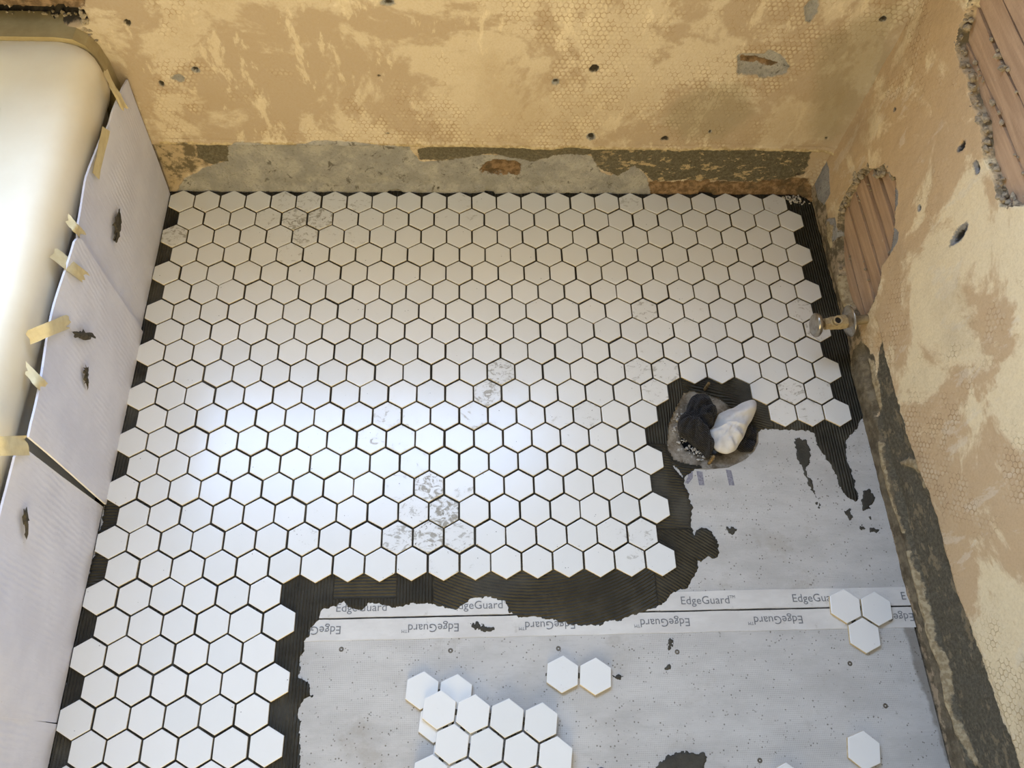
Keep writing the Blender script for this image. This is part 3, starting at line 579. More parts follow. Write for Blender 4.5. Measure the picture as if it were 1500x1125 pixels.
def wbox(name, *a):
    bm = bmesh.new(); box(bm, a[0] - win.location.x, a[1] - win.location.x, a[2] - .17, a[3] - .17, a[4] - WZ0, a[5] - WZ0)
    return bm_obj(name, bm, M['ceiling'], win)
wbox('frame', WX0, WX0 + .035, .175, .2, WZ0, WZ1); wbox('frame', WX1 - .035, WX1, .175, .2, WZ0, WZ1)
wbox('frame', WX0, WX1, .175, .2, WZ1 - .035, WZ1); wbox('sill', WX0, WX1, .0, .2, WZ0 - .02, WZ0 + .004)

# ------------------------------------------------------------------ floor: subfloor, boards, mortar, tiles
HC = np.mean(np.array(HOLE), 0)
bm = bmesh.new(); q = .11
box(bm, X0 - .1, HC[0] - q, Y0, .2, -.06, -.021); box(bm, HC[0] + q, X1 + .1, Y0, .2, -.06, -.021)
box(bm, HC[0] - q, HC[0] + q, Y0, HC[1] - q, -.06, -.021); box(bm, HC[0] - q, HC[0] + q, HC[1] + q, .2, -.06, -.021)
floor = tag(bm_obj('floor', bm, M['subfloor']), 'bathroom floor half covered with white hexagon tile', kind='structure')

def board(x0, x1, y0, y1, hole=None):
    bm = bmesh.new(); loops = []
    outer = []
    for (ax, ay), (bx, by) in zip([(x0, y0), (x1, y0), (x1, y1), (x0, y1)], [(x1, y0), (x1, y1), (x0, y1), (x0, y0)]):
        n = max(2, int(math.hypot(bx - ax, by - ay) / .012))
        for k in range(n):
            j = .0012 * random.uniform(-1, 1)
            outer.append((ax + (bx - ax) * k / n + (j if ax == bx else 0), ay + (by - ay) * k / n + (.3 * j if ay == by else 0)))
    allv = []
    for lp in [outer] + ([hole] if hole else []):
        vs_ = [bm.verts.new((p[0], p[1], ZB)) for p in lp]; allv.append(vs_)
    es = []
    for vs_ in allv:
        for k in range(len(vs_)): es.append(bm.edges.new((vs_[k], vs_[(k + 1) % len(vs_)])))
    bmesh.ops.triangle_fill(bm, use_beauty=True, use_dissolve=False, edges=es, normal=(0, 0, 1))
    for f in bm.faces:
        if f.normal.z < 0: f.normal_flip()
    for vs_ in allv:
        lo = [bm.verts.new((v.co.x, v.co.y, ZB - .0125)) for v in vs_]
        for k in range(len(vs_)):
            k2 = (k + 1) % len(vs_); bm.faces.new((vs_[k], lo[k], lo[k2], vs_[k2]))
    o = bm_obj('backer_board', bm, M['board'], floor)
    return o
SEAM = -.8585
b1 = board(-.028, 1.336, SEAM + .0012, .028, HOLE)
def set_damp(o):
    me = o.data; n = len(me.vertices); co = np.zeros(n * 3); me.vertices.foreach_get('co', co); co = co.reshape(-1, 3)
    a = me.attributes.new('damp', 'FLOAT', 'POINT'); a.data.foreach_set('value', sdf(co[:, 0], co[:, 1], DAMP).astype(np.float32))
set_damp(b1)
# the nearer board as a fine sheet so that its damp edge shows
xs = np.arange(-.028, 1.3365, .008); ys = np.concatenate([[SEAM - .0014], np.arange(-.865, -1.3, -.008), np.linspace(-1.31, -1.772, 8)])
gx, gy = [a.ravel() for a in np.meshgrid(xs, ys, indexing='ij')]
n1, n2 = len(xs), len(ys)
gz = np.full(gx.shape, ZB); 
V = np.stack([gx, gy, gz], 1); Q = grid_faces(n1, n2, True)
rim = [i * n2 for i in range(n1)] + [(n1 - 1) * n2 + j for j in range(1, n2)] + [i * n2 + n2 - 1 for i in range(n1 - 2, -1, -1)] + [j for j in range(n2 - 2, 0, -1)]
low = np.array([[V[i][0], V[i][1], ZB - .0125] for i in rim]); nb = len(V)
Q = np.vstack([Q, [[rim[k], rim[(k + 1) % len(rim)], nb + (k + 1) % len(rim), nb + k] for k in range(len(rim))]])
V = np.vstack([V, low])
b2 = fast_mesh('backer_board', V, Q, M['board'], dict(damp=sdf(V[:, 0], V[:, 1], DAMP)), floor)
b2.data.polygons.foreach_set('use_smooth', np.zeros(len(b2.data.polygons), bool))
b3 = board(-.028, 1.336, Y0, -1.776); set_damp(b3)

def strip(parent, y0, y1):
    bm = bmesh.new(); n = 60; rows = []
    for k in range(n + 1):
        x = -.026 + (1.335 + .026) * k / n
        w = .0005 * random.uniform(-1, 1); lift = (.0003 * ((x - 1.30) / .035) ** 2 if x > 1.30 else 0)
        rows.append([bm.verts.new((x, y0 + w, ZB)), bm.verts.new((x, y0 + w, ZB + .0005 + lift)), bm.verts.new((x, y1 + w, ZB + .0005)), bm.verts.new((x, y1 + w, ZB))])
    for a, b in zip(rows, rows[1:]):
        for i in range(3): bm.faces.new((a[i], b[i], b[i + 1], a[i + 1]))
    return bm_obj('edge_strip', bm, M['strip'], parent)
strip(b1, SEAM + .0014, -.8265); strip(b2, -.8932, SEAM - .0016)

def text_mesh(s, size, name, offset=0.0):
    cu = bpy.data.curves.new(name, 'FONT'); cu.body = s; cu.size = size; cu.offset = offset; cu.resolution_u = 3
    o = bpy.data.objects.new(name, cu); C.objects.link(o); bpy.context.view_layer.update()
    me = bpy.data.meshes.new_from_object(o.evaluated_get(bpy.context.evaluated_depsgraph_get()))
    bpy.data.objects.remove(o); bpy.data.curves.remove(cu)
    return me
main = text_mesh('EdgeGuard', .0186, 'lettering'); tm = text_mesh('TM', .0072, 'lettering_mark')
def xmax(me): return max(v.co.x for v in me.vertices)
W = xmax(main)
bm = bmesh.new(); bm.from_mesh(main)
sx = .083 / W
for v in bm.verts: v.co.x *= sx; v.co.z = 0
b_ = bmesh.new(); b_.from_mesh(tm)
for v in b_.verts: v.co = Vector((v.co.x + .084, v.co.y + .0082, 0))
tmp = bpy.data.meshes.new('tmp'); b_.to_mesh(tmp); b_.free(); bm.from_mesh(tmp)
LET = bpy.data.meshes.new('lettering'); bm.to_mesh(LET); bm.free(); LET.materials.append(M['ink'])
def letter(parent, x, y, rot):
    o = bpy.data.objects.new('lettering', LET); o.location = (x, y, ZB + .0009); o.rotation_euler = (0, 0, rot)
    return link(o, parent)
for k in range(-1, 7):
    x = .376 + .1895 * k
    if k < 5: letter(b1, x, -.8478, 0)
for k in range(-1, 6):
    letter(b2, .388 + .1897 * k, -.8705, math.pi)
e_me = text_mesh('E', .0186, 'lettering')          # the last repeat runs off the board after its first letter
for v in e_me.vertices: v.co.x *= sx; v.co.z = 0
e_me.materials.append(M['ink'])
eo = bpy.data.objects.new('lettering', e_me); eo.location = (1.3215, -.8478, ZB + .0012); link(eo, b1)
def flat_poly(name, pts, mat, parent, z):
    return mesh_obj(name, [(a, b, z) for a, b in pts], [tuple(range(len(pts)))[::-1]], mat, parent)
for bpoly in BARS: flat_poly('stamped_letter', bpoly, M['stamp'], b1, ZB + .0003)
me60 = text_mesh('60', .046, 'stamped_number', .0016)
for v in me60.vertices: v.co.z = 0
me60.materials.append(M['navy'])
o = bpy.data.objects.new('stamped_number', me60); o.location = (.757, -1.121, ZB + .0004); link(o, b2)
for sx_, sy_ in SCREWS:
    bm = bmesh.new(); lathe(bm, (sx_, sy_, ZB - .0008), (0, 0, 1), [(0, .0040), (.0009, .0040), (.0012, .0032), (.0011, .0013), (.0004, .0009)], 14, up=Vector((0, 1, 0)))
    bm_obj('screw', bm, M['rust'], b2)

def heightfield(name, polys, mat, parent, step, lim_h, rag, x0, x1, y0, y1, hole=None, phase=None, seed=0, lift=None):
    xs = np.arange(x0, x1, step); ys = np.arange(y0, y1, step)
    x, y = [a.ravel() for a in np.meshgrid(xs, ys, indexing='ij')]
    s = sdfs(x, y, polys, .03)
    s = s + rag * fbm(x, y, 70, 1 + seed, 4) + rag * .9 * fbm(x, y, 230, 2 + seed, 3)
    if hole is not None:
        s = np.minimum(s, -sdf(x, y, hole, .03) + .004 + .003 * fbm(x, y, 90, 3))
    z = ZB + np.clip(s * .7, -.0022, lim_h) + np.clip(s * 100, 0, 1) * .0006 * fbm(x, y, 90, 4 + seed)
    if lift is not None: z = np.where(lift(x, y), np.maximum(z, -.0030), z)
    q = grid_faces(len(xs), len(ys))
    q = q[(s[q] > -.0035).any(1)]
    used = np.unique(q); rem = np.full(len(x), -1); rem[used] = np.arange(len(used))
    x, y, z, s = x[used], y[used], z[used], s[used]
    at = {}
    if phase is not None: at['phase'], at['ridge'] = phase(x, y)
    else: at['phase'] = y; at['ridge'] = np.zeros(len(x))
    return fast_mesh(name, np.stack([x, y, z], 1), rem[q], mat, at, parent)
def strokes(x, y):
    ph = x.copy()
    arc = np.hypot(x - .70, y + .47); ph = np.where((y < -.70) & (x > .535), arc, ph)
    ph = np.where((y < -.70) & (x > .905) & (y > -.87), .55 * x + .83 * y, ph)
    ph = np.where((y < -.74) & (x > .37) & (x <= .535) & ((x < .475) & (y > -.828)), y, ph)
    ph = np.where((x > .88) & (x < 1.02) & (y > -.72) & (y < -.56), y + .12 * x, ph)
    ph = np.where((x < .06) & (y < -.62) & (y > -.82), y, ph)
    ph = np.where((x > 1.0) & (x < 1.16) & (y > -.54), y + .3 * x, ph)
    am = np.clip((vnoise(x, y, 16, 3) - .18) * 4, .15, 1)
    return ph, am
cells = []
for r in range(0, 25):
    off = .5 if r % 2 else 0.0
    last = 24 if r < 12 else (17 if r < 18 else 5)
    for i in range(0, last + 1):
        u = i + off
        if r == 10 and 18 < u < 22: continue
        if r == 11 and 17.5 < u < 22.5: continue
        cells.append((u * P, -r * ROW))
cellset = set((round(cx / P * 2), round(-cy / ROW)) for cx, cy in cells)
def under_tile(x, y):
    """mortar pushed up into the joints between laid tiles"""
    out = np.zeros(x.shape, bool)
    for ddr in (0, 1):
        r = np.floor(-y / ROW).astype(int) + ddr
        off = np.where(r % 2 == 1, .5, 0.0)
        i = np.round(x / P - off)
        cx = (i + off) * P; cy = -r * ROW
        ax_ = np.abs(x - cx); ay_ = np.abs(y - cy)
        ins = np.maximum(ax_, .5 * ax_ + .8660254 * ay_) < P / 2 - .0004
        key = np.round(cx / P * 2).astype(int) * 1000 + r
        ok = np.isin(key, np.array([a * 1000 + b for a, b in cellset]))
        out |= ins & ok
    return out
mb = heightfield('mortar_bed', [BED], M['mortar'], floor, .0024, .0034, .0042, -.055, 1.352, -1.22, .055, HOLE, strokes, lift=under_tile)
for k, bp in enumerate(BLOBS):
    a = np.array(bp)
    heightfield('mortar_smear', [bp], M['mortar'], floor, .0010, .0016, .0042, a[:, 0].min() - .01, a[:, 0].max() + .01, a[:, 1].min() - .01, a[:, 1].max() + .01, seed=k % 3)

TH = .0062                        # tile thickness
def hex_tile(name):
    R = (P - .0031) / math.sqrt(3)
    rings = [(R, -TH), (R, -.0011), (R - .0003, -.0004), (R - .0009, -.00008), (R - .0016, 0)]
    V = []; Fc = []; fm = []
    for r, z in rings:
        for k in range(6):
            a = math.pi / 6 + k * math.pi / 3; V.append((r * math.cos(a), r * math.sin(a), z))
    for i in range(len(rings) - 1):
        for k in range(6):
            k2 = (k + 1) % 6; Fc.append((i * 6 + k, i * 6 + k2, i * 6 + 6 + k2, i * 6 + 6 + k)); fm.append(1 if i == 0 else 0)
    Fc.append(tuple(24 + k for k in range(6))); fm.append(0)
    Fc.append((5, 4, 3, 2, 1, 0)); fm.append(1)
    return V, Fc, fm
HV, HF, HM = hex_tile('tile')
tile_me = bpy.data.meshes.new('tile'); tile_me.from_pydata(HV, [], HF)
tile_me.materials.append(M['glaze']); tile_me.materials.append(M['bisque']); tile_me.polygons.foreach_set('material_index', HM)
# rounded face edges shade smoothly, the face itself stays flat
tile_me.update()
def dirt_at(x, y):
    d = .20
    for cx, cy, r, k in DIRT: d += k * math.exp(-((x - cx) ** 2 + (y - cy) ** 2) / (r * r))
    return min(d, .95)
cp = cam.matrix_world.translation
cells.sort(key=lambda c: (c[0] - cp.x) ** 2 + (c[1] - cp.y) ** 2)
rs = np.random.RandomState(4)
SV = []; SF = []; SM = []; SD = []
for k, (x, y) in enumerate(cells):
    jx, jy = .00035 * rs.randn(2); rz = .008 * rs.randn(); tx, ty = .0035 * rs.randn(2); dz = .0002 * rs.randn()
    mat = Matrix.Translation((x + jx, y + jy, dz)) @ Matrix.Rotation(rz, 4, 'Z') @ Matrix.Rotation(tx, 4, 'X') @ Matrix.Rotation(ty, 4, 'Y')
    d = max(0.0, dirt_at(x, y) * (.6 + .8 * rs.rand()))
    if k < 300:
        o = bpy.data.objects.new('tile', tile_me); o['dirt'] = float(d); link(o, floor); o.matrix_local = mat
    else:
        b = len(SV); SV += [tuple(mat @ Vector(v)) for v in HV]; SF += [tuple(i + b for i in f) for f in HF]; SM += HM; SD += [d] * len(HV)
far = mesh_obj('tile_field', SV, SF, [M['glaze'], M['bisque']], floor, fmat=SM)
a = far.data.attributes.new('dirt', 'FLOAT', 'POINT'); a.data.foreach_set('value', SD)
tag(far, kind='stuff')
# crumbs of dry mortar at the foot of the walls
sp = []
for k in range(46):
    sp.append(((1.305 + .022 * rs.randn() * .6, .012 + .007 * rs.randn(), -.003 + .003 * rs.rand()), .0012 + .0022 * rs.rand()))
tag(crumbs('crumb_heap', sp, M['pale_crumb'], floor, 8), kind='stuff')

# ------------------------------------------------------------------ bathtub
def rrect(x0, x1, y0, y1, r, n=12):
    pts = []
    for cx, cy, a0 in ((x1 - r, y1 - r, 0), (x0 + r, y1 - r, 90), (x0 + r, y0 + r, 180), (x1 - r, y0 + r, 270)):
        for k in range(n + 1):
            a = math.radians(a0 + 90 * k / n); pts.append((cx + r * math.cos(a), cy + r * math.sin(a)))
    return pts
tub = empty('bathtub', (-.38, -.77, -.008))
tag(tub, 'cream enamel bathtub with a thick rounded rim along the left side', 'bathtub')
TB = Vector((-.38, -.77, -.008))
prof = [(.026, .0, .035), (.026, .25, .035), (.020, .275, .035), (.008, .295, .04), (.001, .312, .045), (.0, .33, .045), (.0, .352, .045), (.0012, .366, .045), (.005, .378, .045), (.012, .388, .045),
        (.024, .3955, .045), (.042, .3995, .045), (.075, .401, .045), (.10, .400, .07), (.118, .394, .09), (.130, .380, .10), (.138, .355, .11), (.150, .28, .12), (.175, .16, .13), (.21, .10, .13), (.27, .085, .09)]
V = []; Fc = []
for d, z, r in prof:
    lp = rrect(-.75 + d, -.016 - d, -1.56 + d, .012 - d * (.6 if d < .04 else .8), r)
    n = len(lp); V += [(x - TB.x, y - TB.y, z - TB.z) for x, y in lp]
for i in range(len(prof) - 1):
    for k in range(n): Fc.append((i * n + k, i * n + (k + 1) % n, (i + 1) * n + (k + 1) % n, (i + 1) * n + k))
Fc.append(tuple((len(prof) - 1) * n + k for k in range(n)))
mesh_obj('tub_shell', V, Fc, M['tub'], tub, smooth=True)
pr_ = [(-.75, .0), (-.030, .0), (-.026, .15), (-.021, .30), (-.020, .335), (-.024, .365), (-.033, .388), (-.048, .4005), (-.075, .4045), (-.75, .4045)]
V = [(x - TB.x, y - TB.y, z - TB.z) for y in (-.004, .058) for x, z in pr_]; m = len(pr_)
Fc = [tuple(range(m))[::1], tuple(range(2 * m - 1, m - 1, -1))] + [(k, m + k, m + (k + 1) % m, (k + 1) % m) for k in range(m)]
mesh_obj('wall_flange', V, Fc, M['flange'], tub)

# ------------------------------------------------------------------ card sheets taped over the tub side
def panel_x(z): return -.027 + .0794 * z
def panel(label, top, bot0, bot1, off, seed):
    """top: list of (y, z) from the far end to the near end"""
    rs = np.random.RandomState(seed); nu, nv = 36, 14
    ty = np.array([t[0] for t in top]); tz = np.array([t[1] for t in top])
    u = np.linspace(0, 1, nu); s = (ty[0] - ty) / (ty[0] - ty[-1])
    Yt = np.interp(u, s, ty); Zt = np.interp(u, s, tz); Yb = bot0 + (bot1 - bot0) * u
    base = Vector((-.027, (bot0 + bot1) / 2, -.004))
    root = empty('card_sheet', base); tag(root, label, 'card sheet', 'white card sheets taped along the bathtub side')
    V = []
    for side in (0, 1):
        for i in range(nu):
            for j in range(nv):
                v = j / (nv - 1); y = Yb[i] + (Yt[i] - Yb[i]) * v; z = -.004 + (Zt[i] + .004) * v
                w = .0022 * math.sin(3.1 * u[i] * 2 + seed) * v + .0012 * math.sin(9 * u[i] + 5 * v + seed) * v
                x = panel_x(z) + off + w - (.0032 if side else 0)
                V.append((x - base.x, y - base.y, z - base.z))
    q = grid_faces(nu, nv); k = nu * nv
    Fc = [tuple(f) for f in q] + [tuple(f[::-1] + k) for f in q]
    rim = [i * nv for i in range(nu)] + [(nu - 1) * nv + j for j in range(1, nv)] + [i * nv + nv - 1 for i in range(nu - 2, -1, -1)] + [j for j in range(nv - 2, 0, -1)]
    Fc += [(rim[a], rim[a] + k, rim[(a + 1) % len(rim)] + k, rim[(a + 1) % len(rim)]) for a in range(len(rim))]
    bm = bmesh.new(); vs_ = [bm.verts.new(v) for v in V]
    for f in Fc: bm.faces.new([vs_[i] for i in f])
    bmesh.ops.recalc_face_normals(bm, faces=bm.faces)
    bm_obj('sheet', bm, M['panel'], root)
    return root
pA = panel('far white card sheet between the back wall and the next sheet', [(.020, .298), (-.012, .309), (-.057, .318), (-.083, .320), (-.102, .3165), (-.118, .318), (-.135, .324), (-.182, .3275), (-.2435, .337), (-.33, .330), (-.344, .323), (-.357, .318)], .022, -.325, .000, 1)
pB = panel('white card sheet with two dark smears, second from the back wall', [(-.347, .318), (-.356, .332), (-.365, .337), (-.48, .333), (-.566, .3255), (-.66, .3185), (-.676, .315)], -.316, -.660, .0045, 2)
pC = panel('white card sheet with one drip smear, third from the back wall', [(-.690, .318), (-.7077, .325), (-.75, .318), (-.803, .313), (-.92, .312), (-1.02, .305)], -.664, -1.004, .000, 3)
pD = panel('nearest white card sheet, cut off by the picture corner', [(-1.015, .308), (-1.1, .31), (-1.35, .31)], -1.006, -1.345, .0008, 4)
def smear(poly, root, lift=0.0):
    c = sum((Vector(p) for p in poly), Vector()) / len(poly); n = Vector((1, 0, -.0794)).normalized(); c += n * lift; poly = [Vector(q) + n * lift for q in poly]
    pts = []; m = len(poly)
    for k in range(m):
        a = Vector(poly[k]); b = Vector(poly[(k + 1) % m])
        for t in (0, .2, .4, .6, .8): pts.append(a.lerp(b, t) + Vector((0, random.uniform(-1, 1) * .0032, random.uniform(-1, 1) * .0045)))
    V = [c + n * .0030]; 
    for f, hgt in ((.55, .0028), (1.0, .0010)):
        V += [c.lerp(p, f) + n * (hgt + .0006 * random.random()) for p in pts]
    k = len(pts); Fc = [(0, 1 + i, 1 + (i + 1) % k) for i in range(k)] + [(1 + i, 1 + k + i, 1 + k + (i + 1) % k, 1 + (i + 1) % k) for i in range(k)]
    o = mesh_obj('mortar_smear', [v - root.location for v in V], Fc, M['smear'], root, smooth=True)
    o['label'] = 'dark grey mortar smear'
for poly, root in zip(SMEARS, (pA, pB, pB, pC)): smear(poly, root, .0062 if root is pB else .002)
LBL = ['masking tape strip at the tub corner next to the back wall', 'upright masking tape strip curling along the far card sheet top', 'short masking tape piece near the end of the far card sheet',
       'masking tape over the seam where the far and second card sheets meet', 'wide crinkled masking tape beside the horizontal dark smear', 'masking tape with a ragged end above the upright dark smear', 'masking tape at the left picture edge over the torn card seam']
for k, t in enumerate(TAPES):
    pts = [Vector(p) for p in t]; pairs = [(pts[i], pts[i + 1]) for i in range(0, len(pts), 2)]
    st = []
    for i in range(len(pairs) - 1):
        for q in range(4): f = q / 4; st.append((pairs[i][0].lerp(pairs[i + 1][0], f), pairs[i][1].lerp(pairs[i + 1][1], f)))
    st.append(pairs[-1])
    rs = np.random.RandomState(30 + k); V = []; nu = 6
    c = sum(pts, Vector()) / len(pts); base = Vector((c.x, c.y, min(p.z for p in pts)))
    for i, (a, b) in enumerate(st):
        for q in range(nu):
            p = a.lerp(b, q / (nu - 1)) - base
            if i in (0, len(st) - 1): p += (pts[2] - pts[0]).normalized() * (.0018 * rs.randn())
            V.append(p + Vector((.0006 * rs.randn() + .0008, 0, 0)))
    m = len(V); V += [v - Vector((.0005, 0, 0)) for v in V]
    F0 = [tuple(f) for f in grid_faces(len(st), nu)]; Fc = F0 + [tuple(i + m for i in f[::-1]) for f in F0]
    o = mesh_obj('masking_tape', V, Fc, M['tape'], smooth=True); o.location = base
    tag(o, LBL[k], 'tape', 'masking tape pieces holding the card sheets')

# ------------------------------------------------------------------ stop valve
va = Vector((1.352, -.352, .094)); vb = Vector((1.238, -.361, .084)); ax = (vb - va).normalized(); L = (vb - va).length
valve = empty('stop_valve', va); tag(valve, 'old chrome water stop valve with oval handle on the right wall', 'valve')
def vpart(name, prof, mat, seg=26, sx=1, sy=1, smooth=True):
    bm = bmesh.new(); lathe(bm, (0, 0, 0), ax, prof, seg, sx, sy); return bm_obj(name, bm, mat, valve, smooth)
vpart('pipe', [(-.03, .0088), (0, .0088), (.056, .0088), (.057, .0084)], M['pipe'])
vpart('escutcheon', [(.046, .0095), (.047, .0288), (.0485, .0300), (.050, .0294), (.0522, .0245), (.0545, .014), (.055, .009)], M['chrome'])
body = vpart('body', [(.053, .0118), (.057, .0138), (.070, .0138), (.074, .0128), (.085, .0128), (.086, .0112), (.089, .0112)], M['valve_body'], 8, smooth=False)
vpart('packing_nut', [(.088, .0104), (.089, .0122), (.095, .0122), (.096, .0100)], M['valve_body'], 6, smooth=False)
vpart('stem', [(.095, .0055), (.101, .0055), (.102, .008), (.108, .008)], M['pipe'])
vpart('handle', [(.105, .012), (.1065, .0235), (.109, .0258), (.1135, .0258), (.1162, .0225), (.1170, .014)], M['chrome'], 32, .82, 1.0)
bm = bmesh.new()
o0 = ax * .078
lathe(bm, o0 + Vector((0, -.002, .006)), Vector((-.05, -.28, 1)), [(0, .0075), (.012, .0075), (.0125, .0088), (.0160, .0088), (.0165, .0066), (.0120, .0058), (.0115, .001)], 22, up=Vector((0, 1, 0)))
outl = bm_obj('outlet', bm, M['valve_body'], valve, True)
bm = bmesh.new()
lathe(bm, o0 + Vector((0, -.002, .006)) + Vector((-.05, -.28, 1)).normalized() * .0117, Vector((-.05, -.28, 1)), [(0, .0057), (.0006, .0057)], 18, up=Vector((0, 1, 0)))
bm_obj('bore', bm, M['dark_hole'], outl)

# ------------------------------------------------------------------ drain opening with its bolts and the rags stuffed in it
dr = empty('drain_flange', (HC[0], HC[1], -.03)); tag(dr, 'crusty round toilet drain opening in the floor', 'drain')
hp = np.array(HOLE); V = []; Fc = []
cx, cy = HC[0] + .006, HC[1] - .004
ang = [math.atan2(p[1] - HC[1], p[0] - HC[0]) for p in HOLE]
na = 72; rad = []
for k in range(na):
    th = 2 * math.pi * k / na; best = None
    d = np.array([math.cos(th), math.sin(th)])
    for i in range(len(hp)):
        a = hp[i] - HC; b = hp[(i + 1) % len(hp)] - HC; e = b - a
        den = d[0] * e[1] - d[1] * e[0]
        if abs(den) < 1e-9: continue
        t = (a[0] * e[1] - a[1] * e[0]) / den; s_ = (a[0] * d[1] - a[1] * d[0]) / den
        if t > 0 and -1e-6 <= s_ <= 1 + 1e-6: best = t
    rad.append(best or .08)
rings = [(1.03, -.0085), (1.0, -.0088), (.93, -.0125), (.84, -.0148), (.76, -.0165), (.68, -.018), (.60, -.020), (.56, -.028), (.54, -.06), (.54, -.14)]
rs = np.random.RandomState(12)
for f, z in rings:
    for k in range(na):
        r = rad[k] * f + (.0015 * rs.randn() if f < .99 else 0); th = 2 * math.pi * k / na
        V.append((r * math.cos(th), r * math.sin(th), z + (.0011 * rs.randn() if .6 < f < .99 else 0) + .03))
for i in range(len(rings) - 1):
    for k in range(na): Fc.append((i * na + k, (i + 1) * na + k, (i + 1) * na + (k + 1) % na, i * na + (k + 1) % na))
mesh_obj('rim', V, Fc, M['drain'], dr, smooth=True)
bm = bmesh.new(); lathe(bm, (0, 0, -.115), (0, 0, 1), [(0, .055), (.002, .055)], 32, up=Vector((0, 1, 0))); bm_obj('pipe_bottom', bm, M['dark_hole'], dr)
for k, (bx, by) in enumerate(BOLTS):
    bm = bmesh.new(); pf = [(-.012, .0028)]
    for q in range(22):
        h = q * .0013; pf += [(h, .0030), (h + .0006, .0026)]
    pf += [(.0295, .0024)]
    lathe(bm, (bx - HC[0], by - HC[1], .030 - .013), (.02, .03, 1) if k == 0 else (.1, .05, 1), pf, 12, up=Vector((0, 1, 0)))
    bm_obj('bolt', bm, M['brass'], dr)['label'] = 'tarnished brass closet bolt'
sp = []
for k in range(110):
    th = math.radians(140 + 130 * rs.rand()); f = .70 + .16 * rs.randn() * .5
    r = .085 * f; sp.append(((r * math.cos(th), r * math.sin(th), .030 - .0155 + .004 * (f - .7) + .002 * rs.rand()), .0009 + .0022 * rs.rand() ** 2))
tag(crumbs('debris', sp, M['pale_crumb'], dr, 14), kind='stuff')

def cloth(name, outline, z0, h, mat, root, pinch=None, fold=.004, freq=7, seed=0, lump=.006, tuck=.02, tip=None, ridges=(), dents=()):
    """bunched fabric: closed outline, domed middle, folds fanning from the pinch"""
    o = np.array(outline); c = o.mean(0); n = 96
    seg = np.r_[o, o[:1]]; L_ = np.r_[0, np.cumsum(np.hypot(*np.diff(seg, axis=0).T))]
    t = np.linspace(0, L_[-1], n, endpoint=False)
    ox = np.interp(t, L_, seg[:, 0]); oy = np.interp(t, L_, seg[:, 1])
    for _ in range(2):
        ox = .25 * np.roll(ox, 1) + .5 * ox + .25 * np.roll(ox, -1); oy = .25 * np.roll(oy, 1) + .5 * oy + .25 * np.roll(oy, -1)
    pn = np.array(pinch) if pinch is not None else c
    V = []; ss = [0.02, .12, .24, .36, .48, .60, .71, .81, .89, .95, .985, 1.0, .985, .93, .80]
    for i, s in enumerate(ss):
        under = i > 11
        x = c[0] + (ox - c[0]) * s; y = c[1] + (oy - c[1]) * s
        dx, dy = x - pn[0], y - pn[1]; a = np.arctan2(dy, dx); r = np.hypot(dx, dy)
        dome = (1 - s ** 3.2)
        z = z0 + h * dome + fold * (1.2 * np.abs(np.sin(.5 * (a * freq + 2.5 * fbm(x, y, 30, seed) + seed))) ** .7 - .5) * 2 * np.clip(r / .018, 0, 1) * (1 - .7 * s ** 6) + lump * fbm(x, y, 48, seed + 1, 3) * (1 - .6 * s ** 4)
        z = z - .010 * np.exp(-(r / .010) ** 2)
        for ra, rh, rw in ridges:
            da = (a - math.radians(ra) + math.pi) % (2 * math.pi) - math.pi
            z = z + rh * np.exp(-(da * r / (rw * (.5 + r / .04))) ** 2) * np.clip(r / .012, 0, 1) * (np.abs(da) < 1.4) * (1 - .8 * s ** 8)
        for px_, py_, dh, dr_ in dents: z = z - dh * np.exp(-((x - px_) ** 2 + (y - py_) ** 2) / dr_ ** 2)
        if tip is not None: z = z + tip[2] * np.exp(-((x - tip[0]) ** 2 + (y - tip[1]) ** 2) / .03 ** 2)
        if under: z = z0 - tuck * (i - 11) / 3.0 + 0 * x
        V += list(zip(x - root.location.x, y - root.location.y, z - root.location.z))
    Fc = []
    for i in range(len(ss) - 1):
        for k in range(n): Fc.append((i * n + k, (i + 1) * n + k, (i + 1) * n + (k + 1) % n, i * n + (k + 1) % n))
    Fc.append(tuple(range(n)))
    Fc.append(tuple((len(ss) - 1) * n + k for k in range(n))[::-1])
    ob = mesh_obj(name, V, Fc, mat, root)
    me = ob.data; bm = bmesh.new(); bm.from_mesh(me); bmesh.ops.recalc_face_normals(bm, faces=bm.faces); bm.to_mesh(me); bm.free()
    me.polygons.foreach_set('use_smooth', [True] * len(me.polygons))
    ob.modifiers.new('soft', 'SUBSURF').render_levels = 1
    return ob
rag_b = empty('black_rag', (HC[0], HC[1], -.02)); tag(rag_b, 'black ribbed knit rag stuffed into the drain opening', 'rag')
cloth('bunched_end', BLACK, .004, .026, M['knit'], rag_b, pinch=(1.003, -.513), fold=.0085, freq=9, seed=1, lump=.014, tuck=.03)
cloth('tucked_end', BLACK2, -.006, .010, M['knit'], rag_b, fold=.003, freq=4, seed=2, lump=.006, tuck=.02)
rag_w = empty('white_rag', (HC[0] + .03, HC[1], -.01)); tag(rag_w, 'crumpled white cotton rag lying on the black rag in the drain', 'rag')
cloth('fabric', WHITE, .014, .015, M['white_cloth'], rag_w, pinch=(WHITE[0][0] + .004, WHITE[0][1]), fold=.0012, freq=9, seed=3, lump=.003, tuck=.012, tip=(1.105, -.475, .010),
      ridges=((-38, .010, .0035), (-66, .009, .003), (-95, .006, .003), (-12, .007, .004), (22, .006, .003)), dents=((1.086, -.497, .008, .009), (1.068, -.517, .005, .006)))

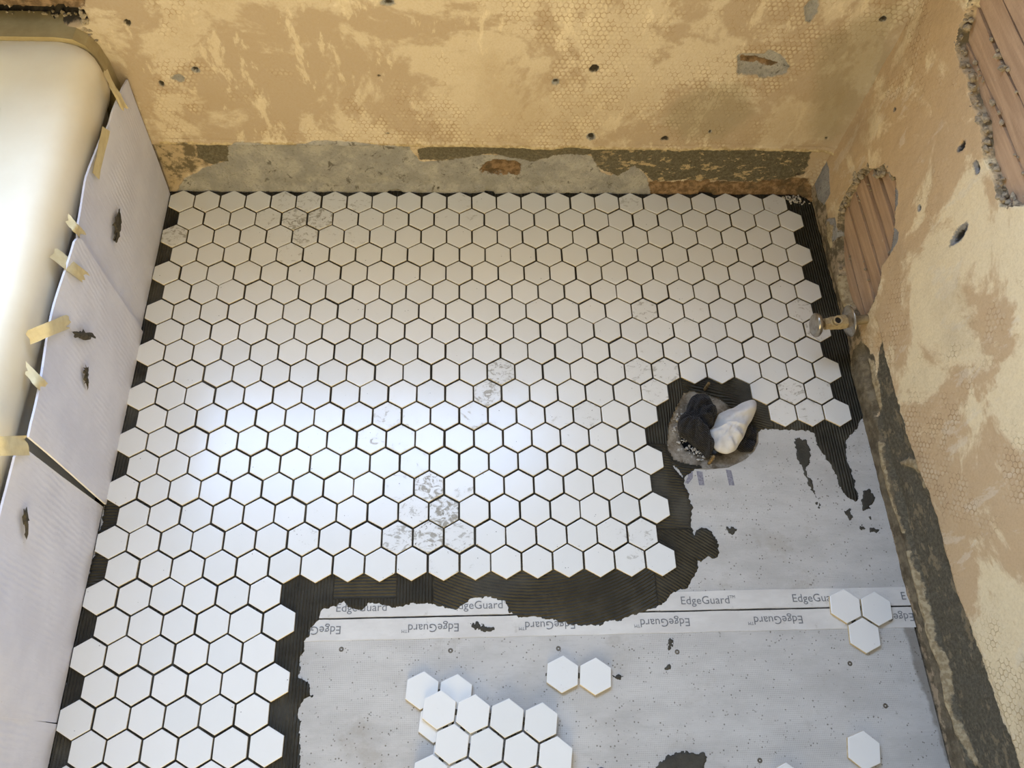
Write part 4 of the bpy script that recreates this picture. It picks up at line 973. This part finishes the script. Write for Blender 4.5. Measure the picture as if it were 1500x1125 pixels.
# ------------------------------------------------------------------ loose tiles and cut-off pieces of tile sheet
def offcut(name, label, origin, ang, cells_, ztop, cat='tile', group=None, dirt=.3, seed=0, joined=True):
    rs = np.random.RandomState(seed)
    if len(cells_) == 1:
        o = bpy.data.objects.new(name, tile_me); o['dirt'] = dirt; link(o); o.location = (*origin, ztop); o.rotation_euler = (0, 0, ang)
        return tag(o, label, cat, group)
    root = empty(name, (*origin, ztop - TH)); tag(root, label, cat, group)
    for u, r in cells_:
        x, y = u * P, -r * ROW; X = x * math.cos(ang) - y * math.sin(ang); Y = x * math.sin(ang) + y * math.cos(ang)
        o = bpy.data.objects.new('tile', tile_me); o['dirt'] = float(dirt * (.4 + .9 * rs.rand())); link(o, root)
        o.location = (X, Y, TH + .0001 * rs.randn()); o.rotation_euler = (.006 * rs.randn(), .006 * rs.randn(), ang + .01 * rs.randn())
    # glue dots that hold the sheet together, seen dark in the joints
    bm = bmesh.new()
    for u, r in cells_:
        for du, dr_ in ((1, 0), (.5, 1), (-.5, 1)):
            if (u + du, r + dr_) in cells_:
                x, y = (u + du / 2) * P, -(r + dr_ / 2) * ROW
                X = x * math.cos(ang) - y * math.sin(ang); Y = x * math.sin(ang) + y * math.cos(ang)
                bmesh.ops.create_cone(bm, cap_ends=True, segments=8, radius1=.0045, radius2=.003, depth=.0022, matrix=Matrix.Translation((X, Y, .0012)))
    g = bm_obj('glue_dots', bm, M['mortar'], root); tag(g, kind='stuff')
    return root
ZL = ZB + TH
offcut('tile_offcut', 'piece of three joined white hexagon tiles lying on the board seam near the right wall', (1.2205, -.8575), math.radians(-6), [(0, 0), (1, 0), (.5, 1)], ZL + .0006, seed=1, dirt=.25)
offcut('tile_offcut', 'pair of joined white hexagon tiles lying alone on the cement board', (.7405, -.9535), math.radians(-4.8), [(0, 0), (1, 0)], ZL, seed=2, dirt=.6)
offcut('loose_tile', 'single white hexagon tile lying near the lower right corner', (1.2005, -1.0765), math.radians(-11), [(0, 0)], ZL, dirt=.05)
offcut('loose_tile', 'loose white hexagon tile cut off by the bottom picture edge, only its tip showing', (1.072, -1.118), math.radians(-6), [(0, 0)], ZL, dirt=.05)
offcut('tile_offcut', 'lower piece of joined hexagon tiles mostly under the larger stacked piece', (.5195, -.972), math.radians(-5.8), [(0, 0), (1, 0), (.5, 1), (1.5, 1), (1, 2)], ZL, seed=5, dirt=.3)
offcut('tile_offcut', 'larger piece of joined white hexagon tiles stacked on top of another piece', (.5465, -1.0015), math.radians(-7.9), [(0, 0), (1, 0), (2, 0), (3, 0), (.5, 1), (1.5, 1), (2.5, 1), (3.5, 1), (0, 2), (1, 2), (2, 2), (3, 2)], ZL + TH + .0004, seed=6, dirt=.15)
